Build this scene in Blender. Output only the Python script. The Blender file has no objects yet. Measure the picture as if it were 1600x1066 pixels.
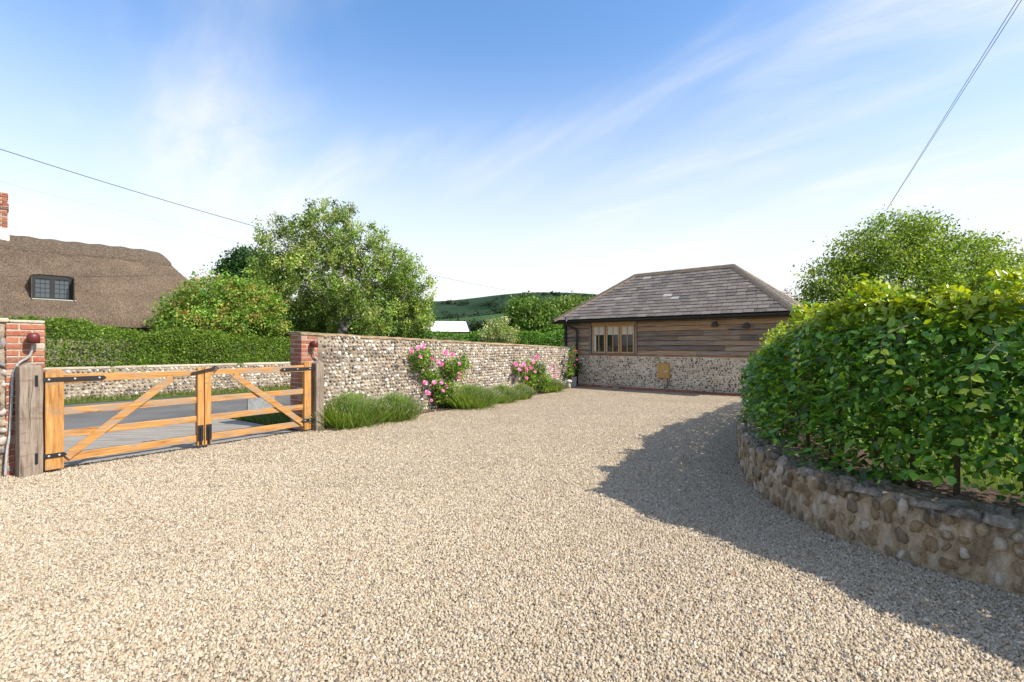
import bpy, math, random
import numpy as np
from mathutils import Matrix, Vector
R = math.radians
rnd = random.Random(7)
rng = np.random.default_rng(11)
sc = bpy.context.scene
COL = sc.collection

CLX, CLY = 0.2, 6.6
# ------------------------------------------------------------------ camera, sky, sun, exposure
FPX = 755.0; CAMH = 1.48
cam = bpy.data.cameras.new('camera'); camo = bpy.data.objects.new('camera', cam); COL.objects.link(camo)
cam.sensor_width = 36; cam.lens = 36 * FPX / 1600; cam.shift_y = 7 / 1600
cam.clip_start = 0.05; cam.clip_end = 6000
camo.location = (0, 0, CAMH); camo.rotation_euler = (R(90), 0, 0)
sc.camera = camo
SUN_EL = R(42); SUN_H = Vector((0.914, -0.407)).normalized()       # towards the sun
sun = bpy.data.lights.new('sun', 'SUN'); suno = bpy.data.objects.new('sun', sun); COL.objects.link(suno)
sun.energy = 5.0; sun.angle = R(0.53); sun.color = (1.0, 0.92, 0.80)
tos = Vector((SUN_H.x * math.cos(SUN_EL), SUN_H.y * math.cos(SUN_EL), math.sin(SUN_EL)))
suno.rotation_euler = tos.to_track_quat('Z', 'Y').to_euler()
w = bpy.data.worlds.new('World'); sc.world = w; w.use_nodes = True
nt = w.node_tree; N = nt.nodes; L = nt.links
bg = N['Background']; bg.inputs['Strength'].default_value = 0.15
sky = N.new('ShaderNodeTexSky'); sky.sky_type = 'NISHITA'; sky.sun_disc = False
sky.sun_elevation = SUN_EL; sky.sun_rotation = math.atan2(SUN_H.x, SUN_H.y)
sky.air_density = 1.0; sky.dust_density = 0.8; sky.ozone_density = 2.5
geo = N.new('ShaderNodeTexCoord')
sep = N.new('ShaderNodeSeparateXYZ'); L.new(geo.outputs['Generated'], sep.inputs[0])
hsv = N.new('ShaderNodeHueSaturation'); hsv.inputs['Saturation'].default_value = 1.14; hsv.inputs['Value'].default_value = 1.28; L.new(sky.outputs[0], hsv.inputs['Color'])
# direction projected on a cloud layer: xy / (|z| + small)
def mth(op, a, b=None, clamp=False):
    m = N.new('ShaderNodeMath'); m.operation = op; m.use_clamp = clamp
    for i, v in enumerate((a, b)):
        if v is None: continue
        if isinstance(v, (int, float)): m.inputs[i].default_value = v
        else: L.new(v, m.inputs[i])
    return m.outputs[0]
zz = mth('ADD', mth('ABSOLUTE', sep.outputs[2]), 0.16)
cx = mth('DIVIDE', sep.outputs[0], zz); cy = mth('DIVIDE', sep.outputs[1], zz)
cmb = N.new('ShaderNodeCombineXYZ'); L.new(cx, cmb.inputs[0]); L.new(cy, cmb.inputs[1])
mp = N.new('ShaderNodeMapping'); mp.inputs['Rotation'].default_value = (0, 0, R(-50)); mp.inputs['Scale'].default_value = (1.7, 0.62, 1); mp.vector_type = 'TEXTURE'
mp.inputs['Location'].default_value = (CLX, CLY, 0)
L.new(cmb.outputs[0], mp.inputs[0])
def wnoise(scale, detail, rough, dist):
    n = N.new('ShaderNodeTexNoise'); n.inputs['Scale'].default_value = scale; n.inputs['Detail'].default_value = detail
    n.inputs['Roughness'].default_value = rough; n.inputs['Distortion'].default_value = dist
    L.new(mp.outputs[0], n.inputs['Vector']); return n.outputs['Fac']
n1 = wnoise(0.8, 4, 0.5, 0.3); n2 = wnoise(2.0, 12, 0.62, 0.45)
def maprange(v, a, b, c, d):
    m = N.new('ShaderNodeMapRange'); m.inputs[1].default_value = a; m.inputs[2].default_value = b
    m.inputs[3].default_value = c; m.inputs[4].default_value = d; m.interpolation_type = 'SMOOTHSTEP'
    L.new(v, m.inputs[0]); return m.outputs[0]
cl = mth('MULTIPLY', maprange(n1, 0.42, 0.66, 0, 1), maprange(n2, 0.24, 0.74, 0, 1))
veil = maprange(mth('ABSOLUTE', sep.outputs[2]), 0.0, 0.57, 1.0, 0.0)      # thin high cloud thickening to the horizon
cl = mth('SUBTRACT', 1.0, mth('MULTIPLY', mth('SUBTRACT', 1.0, mth('MULTIPLY', cl, 0.95)), mth('SUBTRACT', 1.0, veil)))
mix = N.new('ShaderNodeMixRGB'); L.new(cl, mix.inputs[0]); L.new(hsv.outputs[0], mix.inputs[1])
mix.inputs[2].default_value = (4.7, 4.68, 4.62, 1)
L.new(mix.outputs[0], bg.inputs['Color'])
sc.view_settings.view_transform = 'Standard'; sc.view_settings.look = 'None'
sc.view_settings.gamma = 1.0; sc.view_settings.use_curve_mapping = False
sc.view_settings.exposure = 0.6
sc.cycles.max_bounces = 8; sc.cycles.transparent_max_bounces = 8

# ------------------------------------------------------------------ helpers
def empty(name, loc=(0, 0, 0), rz=0.0):
    o = bpy.data.objects.new(name, None); COL.objects.link(o); o.location = loc; o.rotation_euler = (0, 0, rz); return o
def tag(o, label=None, cat=None, group=None, kind=None):
    if label: o['label'] = label
    if cat: o['category'] = cat
    if group: o['group'] = group
    if kind: o['kind'] = kind
    return o
def mesh_np(name, V, F, mat=None, col=None, smooth=False):
    """V (n,3); F: list of index arrays (m,k) or python faces."""
    me = bpy.data.meshes.new(name)
    V = np.asarray(V, dtype=np.float32)
    if isinstance(F, np.ndarray): F = [F]
    if F and isinstance(F[0], np.ndarray):
        loops = np.concatenate([f.ravel() for f in F]).astype(np.int32)
        tot = np.concatenate([np.full(len(f), f.shape[1], np.int32) for f in F])
        me.vertices.add(len(V)); me.vertices.foreach_set('co', V.ravel())
        me.loops.add(len(loops)); me.loops.foreach_set('vertex_index', loops)
        st = np.concatenate(([0], np.cumsum(tot)[:-1])).astype(np.int32)
        me.polygons.add(len(tot)); me.polygons.foreach_set('loop_start', st); me.polygons.foreach_set('loop_total', tot)
        me.update(calc_edges=True)
    else:
        me.from_pydata([tuple(v) for v in V], [], F); me.update()
    if col is not None:
        a = me.color_attributes.new('Col', 'FLOAT_COLOR', 'POINT')
        c = np.ones((len(V), 4), np.float32); c[:, :3] = col
        a.data.foreach_set('color', c.ravel())
    if smooth: me.polygons.foreach_set('use_smooth', np.ones(len(me.polygons), bool))
    if mat: me.materials.append(mat)
    me.validate(); return me
def obj(name, me, parent=None, loc=None, rot=None, scale=None, bevel=None, kind=None):
    o = bpy.data.objects.new(name, me); COL.objects.link(o)
    if parent: o.parent = parent
    if loc is not None: o.location = loc
    if rot is not None: o.rotation_euler = rot
    if scale is not None: o.scale = scale
    if bevel:
        b = o.modifiers.new('bevel', 'BEVEL'); b.width = bevel; b.segments = 2; b.limit_method = 'ANGLE'
    if kind: o['kind'] = kind
    return o
BOXF = [(0, 3, 2, 1), (4, 5, 6, 7), (0, 1, 5, 4), (1, 2, 6, 5), (2, 3, 7, 6), (3, 0, 4, 7)]
class MB:
    def __init__(s): s.v = []; s.f = []
    def add(s, V, F):
        b = len(s.v); s.v += [tuple(map(float, p)) for p in V]; s.f += [tuple(int(i) + b for i in f) for f in F]; return s
    def box(s, x0, x1, y0, y1, z0, z1, rot=None, piv=None):
        V = [Vector(p) for p in ((x0,y0,z0),(x1,y0,z0),(x1,y1,z0),(x0,y1,z0),(x0,y0,z1),(x1,y0,z1),(x1,y1,z1),(x0,y1,z1))]
        if rot is not None:
            p = Vector(piv) if piv else Vector(((x0+x1)/2,(y0+y1)/2,(z0+z1)/2))
            V = [p + rot @ (q - p) for q in V]
        return s.add(V, BOXF)
    def bar(s, a, b, wy, hz):
        """square bar from a to b: half sizes wy across, hz up"""
        a, b = Vector(a), Vector(b); d = (b - a).normalized()
        up = Vector((0, 0, 1)) if abs(d.z) < 0.99 else Vector((0, 1, 0))
        sd = d.cross(up).normalized(); u2 = sd.cross(d).normalized()
        V = [p + sd * i * wy + u2 * j * hz for p in (a, b) for i, j in ((-1,-1),(1,-1),(1,1),(-1,1))]
        return s.add(V, [(0,3,2,1),(4,5,6,7),(0,1,5,4),(1,2,6,5),(2,3,7,6),(3,0,4,7)][:])
    def tube(s, pts, rad, n=8, caps=True):
        pts = [Vector(p) for p in pts]; m = len(pts)
        if isinstance(rad, (int, float)): rad = [rad] * m
        V = []; pu = None
        for i, p in enumerate(pts):
            d = (pts[min(i+1, m-1)] - pts[max(i-1, 0)]).normalized()
            if pu is None: pu = d.orthogonal().normalized()
            pu = (pu - d * pu.dot(d)).normalized(); q = d.cross(pu)
            for k in range(n):
                a = 2 * math.pi * k / n; V.append(p + (pu * math.cos(a) + q * math.sin(a)) * rad[i])
        F = [(i*n+k, i*n+(k+1) % n, (i+1)*n+(k+1) % n, (i+1)*n+k) for i in range(m-1) for k in range(n)]
        if caps: F += [tuple(range(n))[::-1], tuple(range((m-1)*n, m*n))]
        return s.add(V, F)
    def lathe(s, prof, c=(0, 0, 0), n=20):
        V = [(c[0] + r * math.cos(2*math.pi*k/n), c[1] + r * math.sin(2*math.pi*k/n), c[2] + z) for r, z in prof for k in range(n)]
        m = len(prof)
        F = [(i*n+k, i*n+(k+1) % n, (i+1)*n+(k+1) % n, (i+1)*n+k) for i in range(m-1) for k in range(n)]
        return s.add(V, F)
    def prism(s, poly, y0, y1):
        """polygon in xz extruded along y"""
        k = len(poly); V = [(x, y0, z) for x, z in poly] + [(x, y1, z) for x, z in poly]
        F = [tuple(range(k)), tuple(range(2*k-1, k-1, -1))] + [(i, i+k, (i+1) % k + k, (i+1) % k) for i in range(k)]
        return s.add(V, F)
    def mesh(s, name, mat, smooth=False):
        me = mesh_np(name, s.v, s.f, mat, smooth=smooth); return me
    def build(s, name, mat, parent=None, smooth=False, bevel=None, kind=None):
        return obj(name, s.mesh(name, mat, smooth), parent, bevel=bevel, kind=kind)
def pip(P, poly):
    x, y = P[:, 0], P[:, 1]; ins = np.zeros(len(P), bool); j = len(poly) - 1
    for i in range(len(poly)):
        xi, yi = poly[i]; xj, yj = poly[j]
        c = ((yi > y) != (yj > y)) & (x < (xj - xi) * (y - yi) / (yj - yi + 1e-12) + xi); ins ^= c; j = i
    return ins
def px(x, y, d=None, z=0.0):
    """photograph pixel to a point: on height z, or at depth d"""
    if d is None: d = FPX * (CAMH - z) / (y - 540.0)
    return Vector(((x - 800) / FPX * d, d, CAMH + (540 - y) / FPX * d))

# ------------------------------------------------------------------ materials
class M:
    def __init__(s, name, rough=0.8, spec=0.3):
        s.m = bpy.data.materials.new(name); s.m.use_nodes = True; s.nt = s.m.node_tree; s.N = s.nt.nodes; s.L = s.nt.links
        s.b = s.N['Principled BSDF']; s.b.inputs['Roughness'].default_value = rough; s.b.inputs['Specular IOR Level'].default_value = spec
        s._o = None
    def coord(s, kind='Object', scale=(1, 1, 1), rand=False, rot=(0,0,0)):
        tc = s.N.new('ShaderNodeTexCoord'); v = tc.outputs[kind]
        if rand:
            oi = s.N.new('ShaderNodeObjectInfo'); a = s.N.new('ShaderNodeVectorMath'); a.operation = 'ADD'
            k = s.N.new('ShaderNodeMath'); k.operation = 'MULTIPLY'; k.inputs[1].default_value = 37.0
            s.L.new(oi.outputs['Random'], k.inputs[0]); s.L.new(v, a.inputs[0]); s.L.new(k.outputs[0], a.inputs[1]); v = a.outputs[0]
        mp = s.N.new('ShaderNodeMapping'); mp.inputs['Scale'].default_value = scale; mp.inputs['Rotation'].default_value = rot
        s.L.new(v, mp.inputs[0]); return mp.outputs[0]
    def world(s, scale=(1, 1, 1), rot=(0,0,0)):
        g = s.N.new('ShaderNodeNewGeometry'); mp = s.N.new('ShaderNodeMapping'); mp.inputs['Scale'].default_value = scale; mp.inputs['Rotation'].default_value = rot
        s.L.new(g.outputs['Position'], mp.inputs[0]); return mp.outputs[0]
    def noise(s, v, scale, detail=4, rough=0.55, dist=0.0):
        n = s.N.new('ShaderNodeTexNoise'); n.inputs['Scale'].default_value = scale; n.inputs['Detail'].default_value = detail
        n.inputs['Roughness'].default_value = rough; n.inputs['Distortion'].default_value = dist; s.L.new(v, n.inputs['Vector']); return n.outputs['Fac']
    def voro(s, v, scale, feature='F1', rnd=1.0):
        n = s.N.new('ShaderNodeTexVoronoi'); n.feature = feature; n.inputs['Scale'].default_value = scale; n.inputs['Randomness'].default_value = rnd
        s.L.new(v, n.inputs['Vector']); return n
    def ramp(s, f, stops, interp='LINEAR'):
        r = s.N.new('ShaderNodeValToRGB'); r.color_ramp.interpolation = interp; e = r.color_ramp.elements
        while len(e) < len(stops): e.new(0.5)
        for k, (p, c) in enumerate(stops):
            e[k].position = p; e[k].color = (*c, 1) if len(c) == 3 else c
        s.L.new(f, r.inputs[0]); return r.outputs[0]
    def mix(s, f, a, b, mode='MIX'):
        m = s.N.new('ShaderNodeMixRGB'); m.blend_type = mode
        for i, v in ((0, f), (1, a), (2, b)):
            if isinstance(v, (int, float)): m.inputs[i].default_value = v
            elif isinstance(v, tuple): m.inputs[i].default_value = (*v, 1)
            else: s.L.new(v, m.inputs[i])
        return m.outputs[0]
    def math(s, op, a, b=0.0):
        m = s.N.new('ShaderNodeMath'); m.operation = op
        for i, v in enumerate((a, b)):
            if isinstance(v, (int, float)): m.inputs[i].default_value = v
            else: s.L.new(v, m.inputs[i])
        return m.outputs[0]
    def random(s): return s.N.new('ShaderNodeObjectInfo').outputs['Random']
    def attr(s, name='Col'):
        a = s.N.new('ShaderNodeAttribute'); a.attribute_name = name; return a.outputs['Color']
    def color(s, c):
        if isinstance(c, tuple): s.b.inputs['Base Color'].default_value = (*c, 1)
        else: s.L.new(c, s.b.inputs['Base Color'])
        return s
    def bump(s, h, strength=0.5, dist=0.02):
        b = s.N.new('ShaderNodeBump'); b.inputs['Strength'].default_value = strength; b.inputs['Distance'].default_value = dist
        s.L.new(h, b.inputs['Height']); s.L.new(b.outputs[0], s.b.inputs['Normal']); return s
    def leafy(s, trans=0.35, tint=(1.25, 1.2, 0.5)):
        c = s.attr(); s.color(c); t = s.N.new('ShaderNodeBsdfTranslucent'); mx = s.N.new('ShaderNodeMixShader'); mx.inputs[0].default_value = trans
        s.L.new(s.mix(1.0, c, tint, 'MULTIPLY'), t.inputs[0])
        out = s.N['Material Output']; s.L.new(s.b.outputs[0], mx.inputs[1]); s.L.new(t.outputs[0], mx.inputs[2]); s.L.new(mx.outputs[0], out.inputs[0]); return s

MT = {}
# gravel sheet
m = M('gravel_sheet', 0.9, 0.2); v = m.world((1, 1, 1)); vo = m.voro(v, 66)
sepc = m.N.new('ShaderNodeSeparateColor'); m.L.new(vo.outputs['Color'], sepc.inputs[0])
c = m.ramp(sepc.outputs[0], [(0, (.14,.11,.075)), (.18, (.32,.262,.18)), (.5, (.42,.348,.245)), (.8, (.48,.412,.31)), (.93, (.54,.485,.40)), (1, (.20,.185,.17))])
gap_shade = m.ramp(vo.outputs['Distance'], [(0, (1, 1, 1)), (.55, (.9, .9, .9)), (.9, (.42, .38, .33))])  # shade between the stones, painted into the sheet colour
c = m.mix(1.0, c, gap_shade, 'MULTIPLY')
c = m.mix(1.0, c, m.ramp(m.noise(v, .9, 5, .6), [(.3, (.86, .85, .84)), (.7, (1.06, 1.05, 1.03))]), 'MULTIPLY')
c = m.mix(1.0, c, (.96, .94, .925), 'MULTIPLY'); m.color(c); m.bump(m.math('SUBTRACT', 1.0, vo.outputs['Distance']), 0.8, 0.012); MT['gravel'] = m.m
m = M('gravel_stone', 0.85, 0.25); m.color(m.attr()); MT['stone'] = m.m
m = M('road_asphalt', 0.85); v = m.world(); m.color(m.mix(1.0, m.ramp(m.noise(v, 60, 3), [(.3, (.085,.085,.084)), (.7, (.14,.14,.137))]), m.ramp(m.noise(v, .8, 6, .65), [(.35, (.8,.8,.8)), (.65, (1.25,1.22,1.18))]), 'MULTIPLY')); m.bump(m.noise(v, 150, 2), .4, .01); MT['asphalt'] = m.m
m = M('apron_concrete', 0.9); v = m.world((1.2, 14, 1), (0, 0, R(47))); m.color(m.ramp(m.noise(v, 1.0, 6, .65), [(.28, (.13,.115,.095)), (.55, (.27,.25,.22)), (.8, (.36,.34,.30))])); m.bump(m.noise(v, 2, 5), .5, .02); MT['apron'] = m.m
m = M('soil', 0.95); v = m.world(); m.color(m.ramp(m.noise(v, 28, 6, .7), [(.3, (.03,.02,.013)), (.6, (.10,.062,.04)), (.8, (.19,.13,.085))])); m.bump(m.noise(v, 40, 5), 1, .03); MT['soil'] = m.m
m = M('grass_ground', 0.95, .1); v = m.world(); c = m.ramp(m.noise(v, 2.2, 6, .65), [(.3, (.045,.085,.012)), (.55, (.10,.15,.025)), (.75, (.21,.20,.06))])
m.color(m.mix(.5, c, m.ramp(m.noise(v, 60, 3), [(.3, (.03,.06,.01)), (.7, (.16,.21,.05))]))); m.bump(m.noise(v, 80, 4), 1, .04); MT['grass'] = m.m
def mortar(name, a, b, dirt):
    m = M(name, 0.95, .15); v = m.world(); c = m.ramp(m.noise(v, 9, 6, .65), [(.25, a), (.7, b)])
    c = m.mix(m.ramp(m.noise(m.world((.45, .45, 2.2)), 1.6, 6, .7, .4), [(.45, (0, 0, 0)), (.66, (.8, .8, .8))]), c, dirt)
    m.color(c); h = m.noise(v, 35, 6, .7); m.bump(h, .9, .03); MT[name] = m.m
mortar('mortar_cream', (.24,.19,.135), (.46,.385,.29), (.12,.095,.075))
mortar('mortar_light', (.60,.49,.35), (.84,.73,.57), (.52,.41,.29))
mortar('mortar_pale', (.42,.36,.28), (.60,.53,.43), (.34,.28,.22))
mortar('mortar_brown', (.20,.135,.07), (.47,.36,.22), (.085,.065,.045))
m = M('flint', 0.55, .45); v = m.coord('Object', rand=True); c = m.mix(m.ramp(m.noise(m.world(), 55, 4, .6), [(.42, (0,0,0)), (.72, (.5,.5,.5))]), m.attr(), (.50,.46,.40))
m.color(c); m.bump(m.noise(m.world(), 60, 4), .5, .01); MT['flint'] = m.m
m = M('rough_flint', 0.9, .15); v = m.world((1, 1, .45)); c = m.mix(m.ramp(m.noise(v, 30, 6, .7), [(.36, (0,0,0)), (.6, (.6,.6,.6))]), m.attr(), (.50,.37,.20))
c = m.mix(m.ramp(m.noise(v, 17, 6, .75, .4), [(.55, (0,0,0)), (.7, (.75,.75,.75))]), c, (.70,.64,.54))
c = m.mix(m.ramp(m.noise(v, 9, 6, .75, .4), [(.54, (0,0,0)), (.72, (.75,.75,.75))]), c, (.11,.085,.055)); m.color(c); m.bump(m.noise(v, 45, 6, .7), 1, .05); MT['rough_flint'] = m.m
m = M('old_mortar', .95, .1); v = m.world((1, 1, .5)); c = m.ramp(m.noise(v, 11, 8, .74, .3), [(.30, (.14,.095,.05)), (.42, (.52,.39,.23)), (.55, (.70,.57,.39)), (.70, (.85,.79,.68))])
c = m.mix(m.ramp(m.noise(m.world((1,1,.6)), 5, 6, .7, .5), [(.5, (0,0,0)), (.68, (.7,.7,.7))]), c, (.13,.10,.065)); m.color(c); m.bump(m.noise(v, 30, 7, .75), 1, .06); MT['old_mortar'] = m.m
m = M('lichen_flint', .95, .1); v = m.world(); c = m.ramp(m.noise(v, 24, 7, .75), [(.32, (.06,.05,.038)), (.44, (.23,.195,.15)), (.56, (.44,.385,.31)), (.70, (.82,.79,.72))]); m.color(m.mix(.25, c, m.attr())); m.bump(m.noise(v, 40, 7, .75), 1, .06); MT['lichen'] = m.m
m = M('brick', 0.9, .2); v = m.world(); r = m.random()
c = m.ramp(r, [(0, (.14,.045,.03)), (.2, (.33,.085,.04)), (.4, (.23,.07,.045)), (.6, (.40,.125,.06)), (.74, (.13,.06,.045)), (.84, (.36,.11,.06)), (.9, (.42,.37,.32)), (1, (.30,.08,.04))])
m.color(m.mix(m.ramp(m.noise(v, 38, 5, .65), [(.42, (0,0,0)), (.68, (.7,.7,.7))]), c, (.30,.22,.165))); m.bump(m.noise(v, 70, 4), .5, .01); MT['brick'] = m.m
def wood(name, stops, grey, gfac, sx=(1.2, 16, 16), rough=.6, axis_rand=True, rmix=None):
    m = M(name, rough, .3); v = m.coord('Object', sx, rand=True)
    g = m.noise(v, 2.2, 8, .62, .35); c = m.ramp(g, stops)
    p = m.noise(m.coord('Object', (2.2, 9, 9), rand=True), 1.3, 5, .65, .3)
    c = m.mix(m.ramp(p, [(gfac, (0,0,0)), (gfac + .12, (.9,.9,.9))]), c, grey)
    if rmix:
        c = m.mix(1.0, c, m.ramp(m.random(), rmix), 'MULTIPLY')
    m.color(c); m.bump(g, .5, .006); MT[name] = m.m
wood('oak_oiled', [(.28, (.11,.05,.016)), (.42, (.33,.155,.042)), (.56, (.43,.22,.066)), (.75, (.54,.32,.13))], (.27,.20,.14), .47)
wood('oak_oiled_upright', [(.28, (.11,.05,.016)), (.42, (.33,.155,.042)), (.56, (.43,.22,.066)), (.75, (.54,.32,.13))], (.25,.17,.10), .54, (16, 16, 1.2))
wood('oak_grey_upright', [(.3, (.055,.042,.032)), (.45, (.19,.15,.115)), (.7, (.30,.25,.20))], (.14,.10,.075), .54, (16, 16, 1.2), .85)
wood('weatherboard', [(.25, (.085,.066,.05)), (.45, (.265,.21,.155)), (.75, (.43,.36,.29))], (.36,.195,.09), .54, (.9, 14, 14), .85,
     rmix=[(0, (.55,.56,.62)), (.3, (1.1,1.02,.95)), (.5, (.75,.75,.80)), (.7, (1.35,1.12,.88)), (.85, (.9,.88,.88)), (1, (1.6,1.35,1.1))])
wood('window_oak', [(.25, (.30,.17,.07)), (.5, (.46,.28,.13)), (.75, (.52,.36,.2))], (.36,.31,.25), .52, (12, 12, 1.2), .7)
wood('box_wood', [(.25, (.36,.19,.06)), (.5, (.52,.30,.10)), (.75, (.58,.37,.15))], (.5,.3,.12), .8, (14, 14, 1.2), .7)
m = M('slate', .6, .4); v = m.world(); r = m.random()
c = m.ramp(r, [(0, (.085,.075,.068)), (.15, (.19,.165,.145)), (.3, (.12,.105,.095)), (.45, (.215,.185,.16)), (.6, (.145,.125,.11)), (.75, (.24,.21,.185)), (.88, (.12,.098,.08)), (.985, (.22,.20,.18)), (1, (.42,.40,.38))])
c = m.mix(m.ramp(m.noise(v, 7, 6, .7, .4), [(.5, (0,0,0)), (.72, (.7,.7,.7))]), c, (.23,.18,.12)); m.color(m.mix(1.0, c, m.ramp(m.noise(v, 45, 4), [(.3, (.6,.6,.6)), (.7, (1.25,1.25,1.25))]), 'MULTIPLY'))
m.bump(m.noise(v, 40, 5), .5, .01); MT['slate'] = m.m
m = M('hip_tile', .85); v = m.world(); m.color(m.ramp(m.noise(v, 18, 6, .7), [(.3, (.06,.05,.042)), (.6, (.15,.125,.10)), (.8, (.24,.20,.15))])); m.bump(m.noise(v, 50, 4), .5, .01); MT['hip_tile'] = m.m
m = M('hip_mortar', .95); v = m.world(); m.color(m.ramp(m.noise(v, 25, 4), [(.3, (.30,.19,.09)), (.7, (.52,.38,.22))])); MT['hip_mortar'] = m.m
MT['black_iron'] = M('black_iron', .45, .5).color((.012,.012,.014)).m
MT['black_plastic'] = M('black_plastic', .4, .5).color((.015,.015,.016)).m
m = M('maroon_paint', .45, .5); m.color((.11,.018,.018)); MT['maroon'] = m.m
m = M('grey_conduit', .5, .5); m.color(m.ramp(m.noise(m.world(), 30, 4), [(.3, (.22,.23,.23)), (.7, (.42,.43,.43))])); MT['conduit'] = m.m
m = M('galvanised', .45, .5); m.b.inputs['Metallic'].default_value = .35; m.color(m.ramp(m.noise(m.world(), 22, 4), [(.3, (.42,.45,.48)), (.7, (.62,.64,.66))])); MT['zinc'] = m.m
m = M('pale_stone', .9); m.color(m.ramp(m.noise(m.world(), 30, 5), [(.3, (.40,.37,.31)), (.7, (.68,.65,.58))])); MT['pale_stone'] = m.m
m = M('grey_panel', .6); m.color(m.ramp(m.noise(m.world(), 12, 5), [(.3, (.17,.18,.19)), (.7, (.28,.29,.30))])); MT['panel'] = m.m
m = M('glass', .05, .6); m.color((.012,.014,.016)); MT['glass'] = m.m
m = M('blind_fabric', .9); m.color((.55,.51,.42)); MT['blind'] = m.m
m = M('bark', .9); v = m.world((1,1,.3)); m.color(m.ramp(m.noise(v, 14, 5), [(.3, (.05,.038,.028)), (.7, (.15,.12,.09))])); MT['bark'] = m.m
m = M('birch_bark', .8); v = m.world((1,1,3)); m.color(m.ramp(m.noise(v, 5, 5), [(.35, (.07,.06,.05)), (.5, (.42,.38,.33)), (.8, (.55,.51,.46))])); MT['birch_bark'] = m.m
m = M('thatch', .95, .1); v = m.coord('Object', (3.4, 1.3, 1.3)); v2 = m.coord('Object'); g = m.noise(v, 9, 8, .8)
c = m.ramp(g, [(.32, (.06,.043,.031)), (.46, (.21,.157,.112)), (.58, (.35,.275,.205)), (.72, (.52,.44,.35))]); c = m.mix(1.0, c, m.ramp(m.noise(v2, 1.1, 5, .65), [(.3, (.68,.66,.66)), (.7, (1.15,1.12,1.08))]), 'MULTIPLY')
m.color(c); m.bump(m.noise(m.coord('Object', (14, 7, 7)), 6, 6, .75), 1, .12); MT['thatch'] = m.m
m = M('leaf', .55, .35); m.leafy(.38); MT['leaf'] = m.m
m = M('hedge_leaf', .34, .6); m.leafy(.33, (1.6, 1.4, .35)); MT['hedge_leaf'] = m.m
m = M('petal', .6, .3); m.leafy(.25, (1.1, .9, 1.0)); MT['petal'] = m.m
m = M('hill_grass', 1, .05); v = m.world(); c = m.ramp(m.noise(v, .004, 6, .6), [(.3, (.017,.037,.02)), (.6, (.026,.052,.026)), (.8, (.04,.066,.03))])
c = m.mix(m.ramp(m.noise(v, .013, 7, .7, .5), [(.54, (0,0,0)), (.6, (1,1,1))]), c, (.012,.028,.013)); m.color(c); MT['hill'] = m.m
m = M('field_grass', 1, .05); v = m.world(); m.color(m.ramp(m.noise(v, .03, 5, .6), [(.3, (.033,.072,.026)), (.7, (.052,.092,.032))])); MT['field'] = m.m
MT['white_sheet'] = M('white_sheet', .6).color((.72,.72,.74)).m
m = M('cottage_wall', .95); v = m.world(); m.color(m.ramp(m.noise(v, 9, 5), [(.3, (.10,.085,.07)), (.7, (.34,.29,.23))])); MT['cottage_wall'] = m.m
MT['lead_white'] = M('pale_render', .8).color((.62,.6,.56)).m
MT['dark_frame'] = M('dark_frame', .6).color((.02,.022,.022)).m
MT['sill_green'] = M('sill_paint', .7).color((.38,.45,.40)).m
MT['sky_glass'] = M('reflecting_pane', .08, .8).color((.06,.075,.09)).m
MT['wire'] = M('wire', .6).color((.03,.03,.03)).m
MT['wire_pale'] = M('wire_pale', .6).color((.35,.37,.40)).m

# ------------------------------------------------------------------ frames of the place
def frame(o, ang): return Matrix.Translation(Vector((o[0], o[1], 0))) @ Matrix.Rotation(ang, 4, 'Z')
UG = Vector((.567, .823, 0)).normalized(); UW = Vector((.541, .841, 0)).normalized(); UR = Vector((.68, .73, 0)).normalized(); NR = Vector((-.73, .68, 0)).normalized()
UB = Vector((.766, -.643, 0)).normalized()
A_G = math.atan2(UG.y, UG.x); A_W = math.atan2(UW.y, UW.x); A_R = math.atan2(UR.y, UR.x); A_B = math.atan2(UB.y, UB.x)
C_LEFT = Vector((-5.56, 5.75, 0)); C_WALL = Vector((-3.67, 8.42, 0)); G0 = Vector((-5.38, 5.64, 0)); B0 = Vector((1.99, 18.3, 0))
WALL_LEN = 10.95

def sheet(name, poly, z, mat, label=None, kind='structure'):
    me = mesh_np(name, [(x, y, z) for x, y in poly], [tuple(range(len(poly)))], mat); o = obj(name, me); o['kind'] = kind; return o
# ---- setting
sheet('ground', [(-3000, -600), (3000, -600), (3000, 4000), (-3000, 4000)], -.06, MT['grass'])
def rp(s, n): p = UR * s + NR * n; return (p.x, p.y)
road = sheet('road', [rp(-80, 11.1), rp(160, 11.1), rp(160, 16.6), rp(-80, 16.6)], -.02, MT['asphalt'])
sheet('verge', [rp(-80, 16.6), rp(160, 16.6), rp(160, 18.4), rp(-80, 18.4)], -.012, MT['grass'])
pl = C_LEFT + UG * -.3; 
ap0 = C_LEFT + UG * .02; ap1 = C_WALL - UG * .05
def on_n(p, n):   # walk along NR from p to offset n
    q = p + NR * (n - p.dot(NR)); return (q.x, q.y)
sheet('apron', [tuple(ap0.xy), tuple(ap1.xy), on_n(ap1 + UR * -.35, 11.15), on_n(ap0 - UR * .9, 11.15)], -.008, MT['apron'])
GP = [(-11.6, -3.0), tuple((C_LEFT + UG * .05).xy), tuple((C_WALL + UW * .05).xy), tuple((C_WALL + UW * (WALL_LEN + .4)).xy), (9.5, 12.2), (14, 10), (16, -6), (-11.6, -6)]
gravel = sheet('gravel_driveway', GP, 0.0, MT['gravel'])
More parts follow.
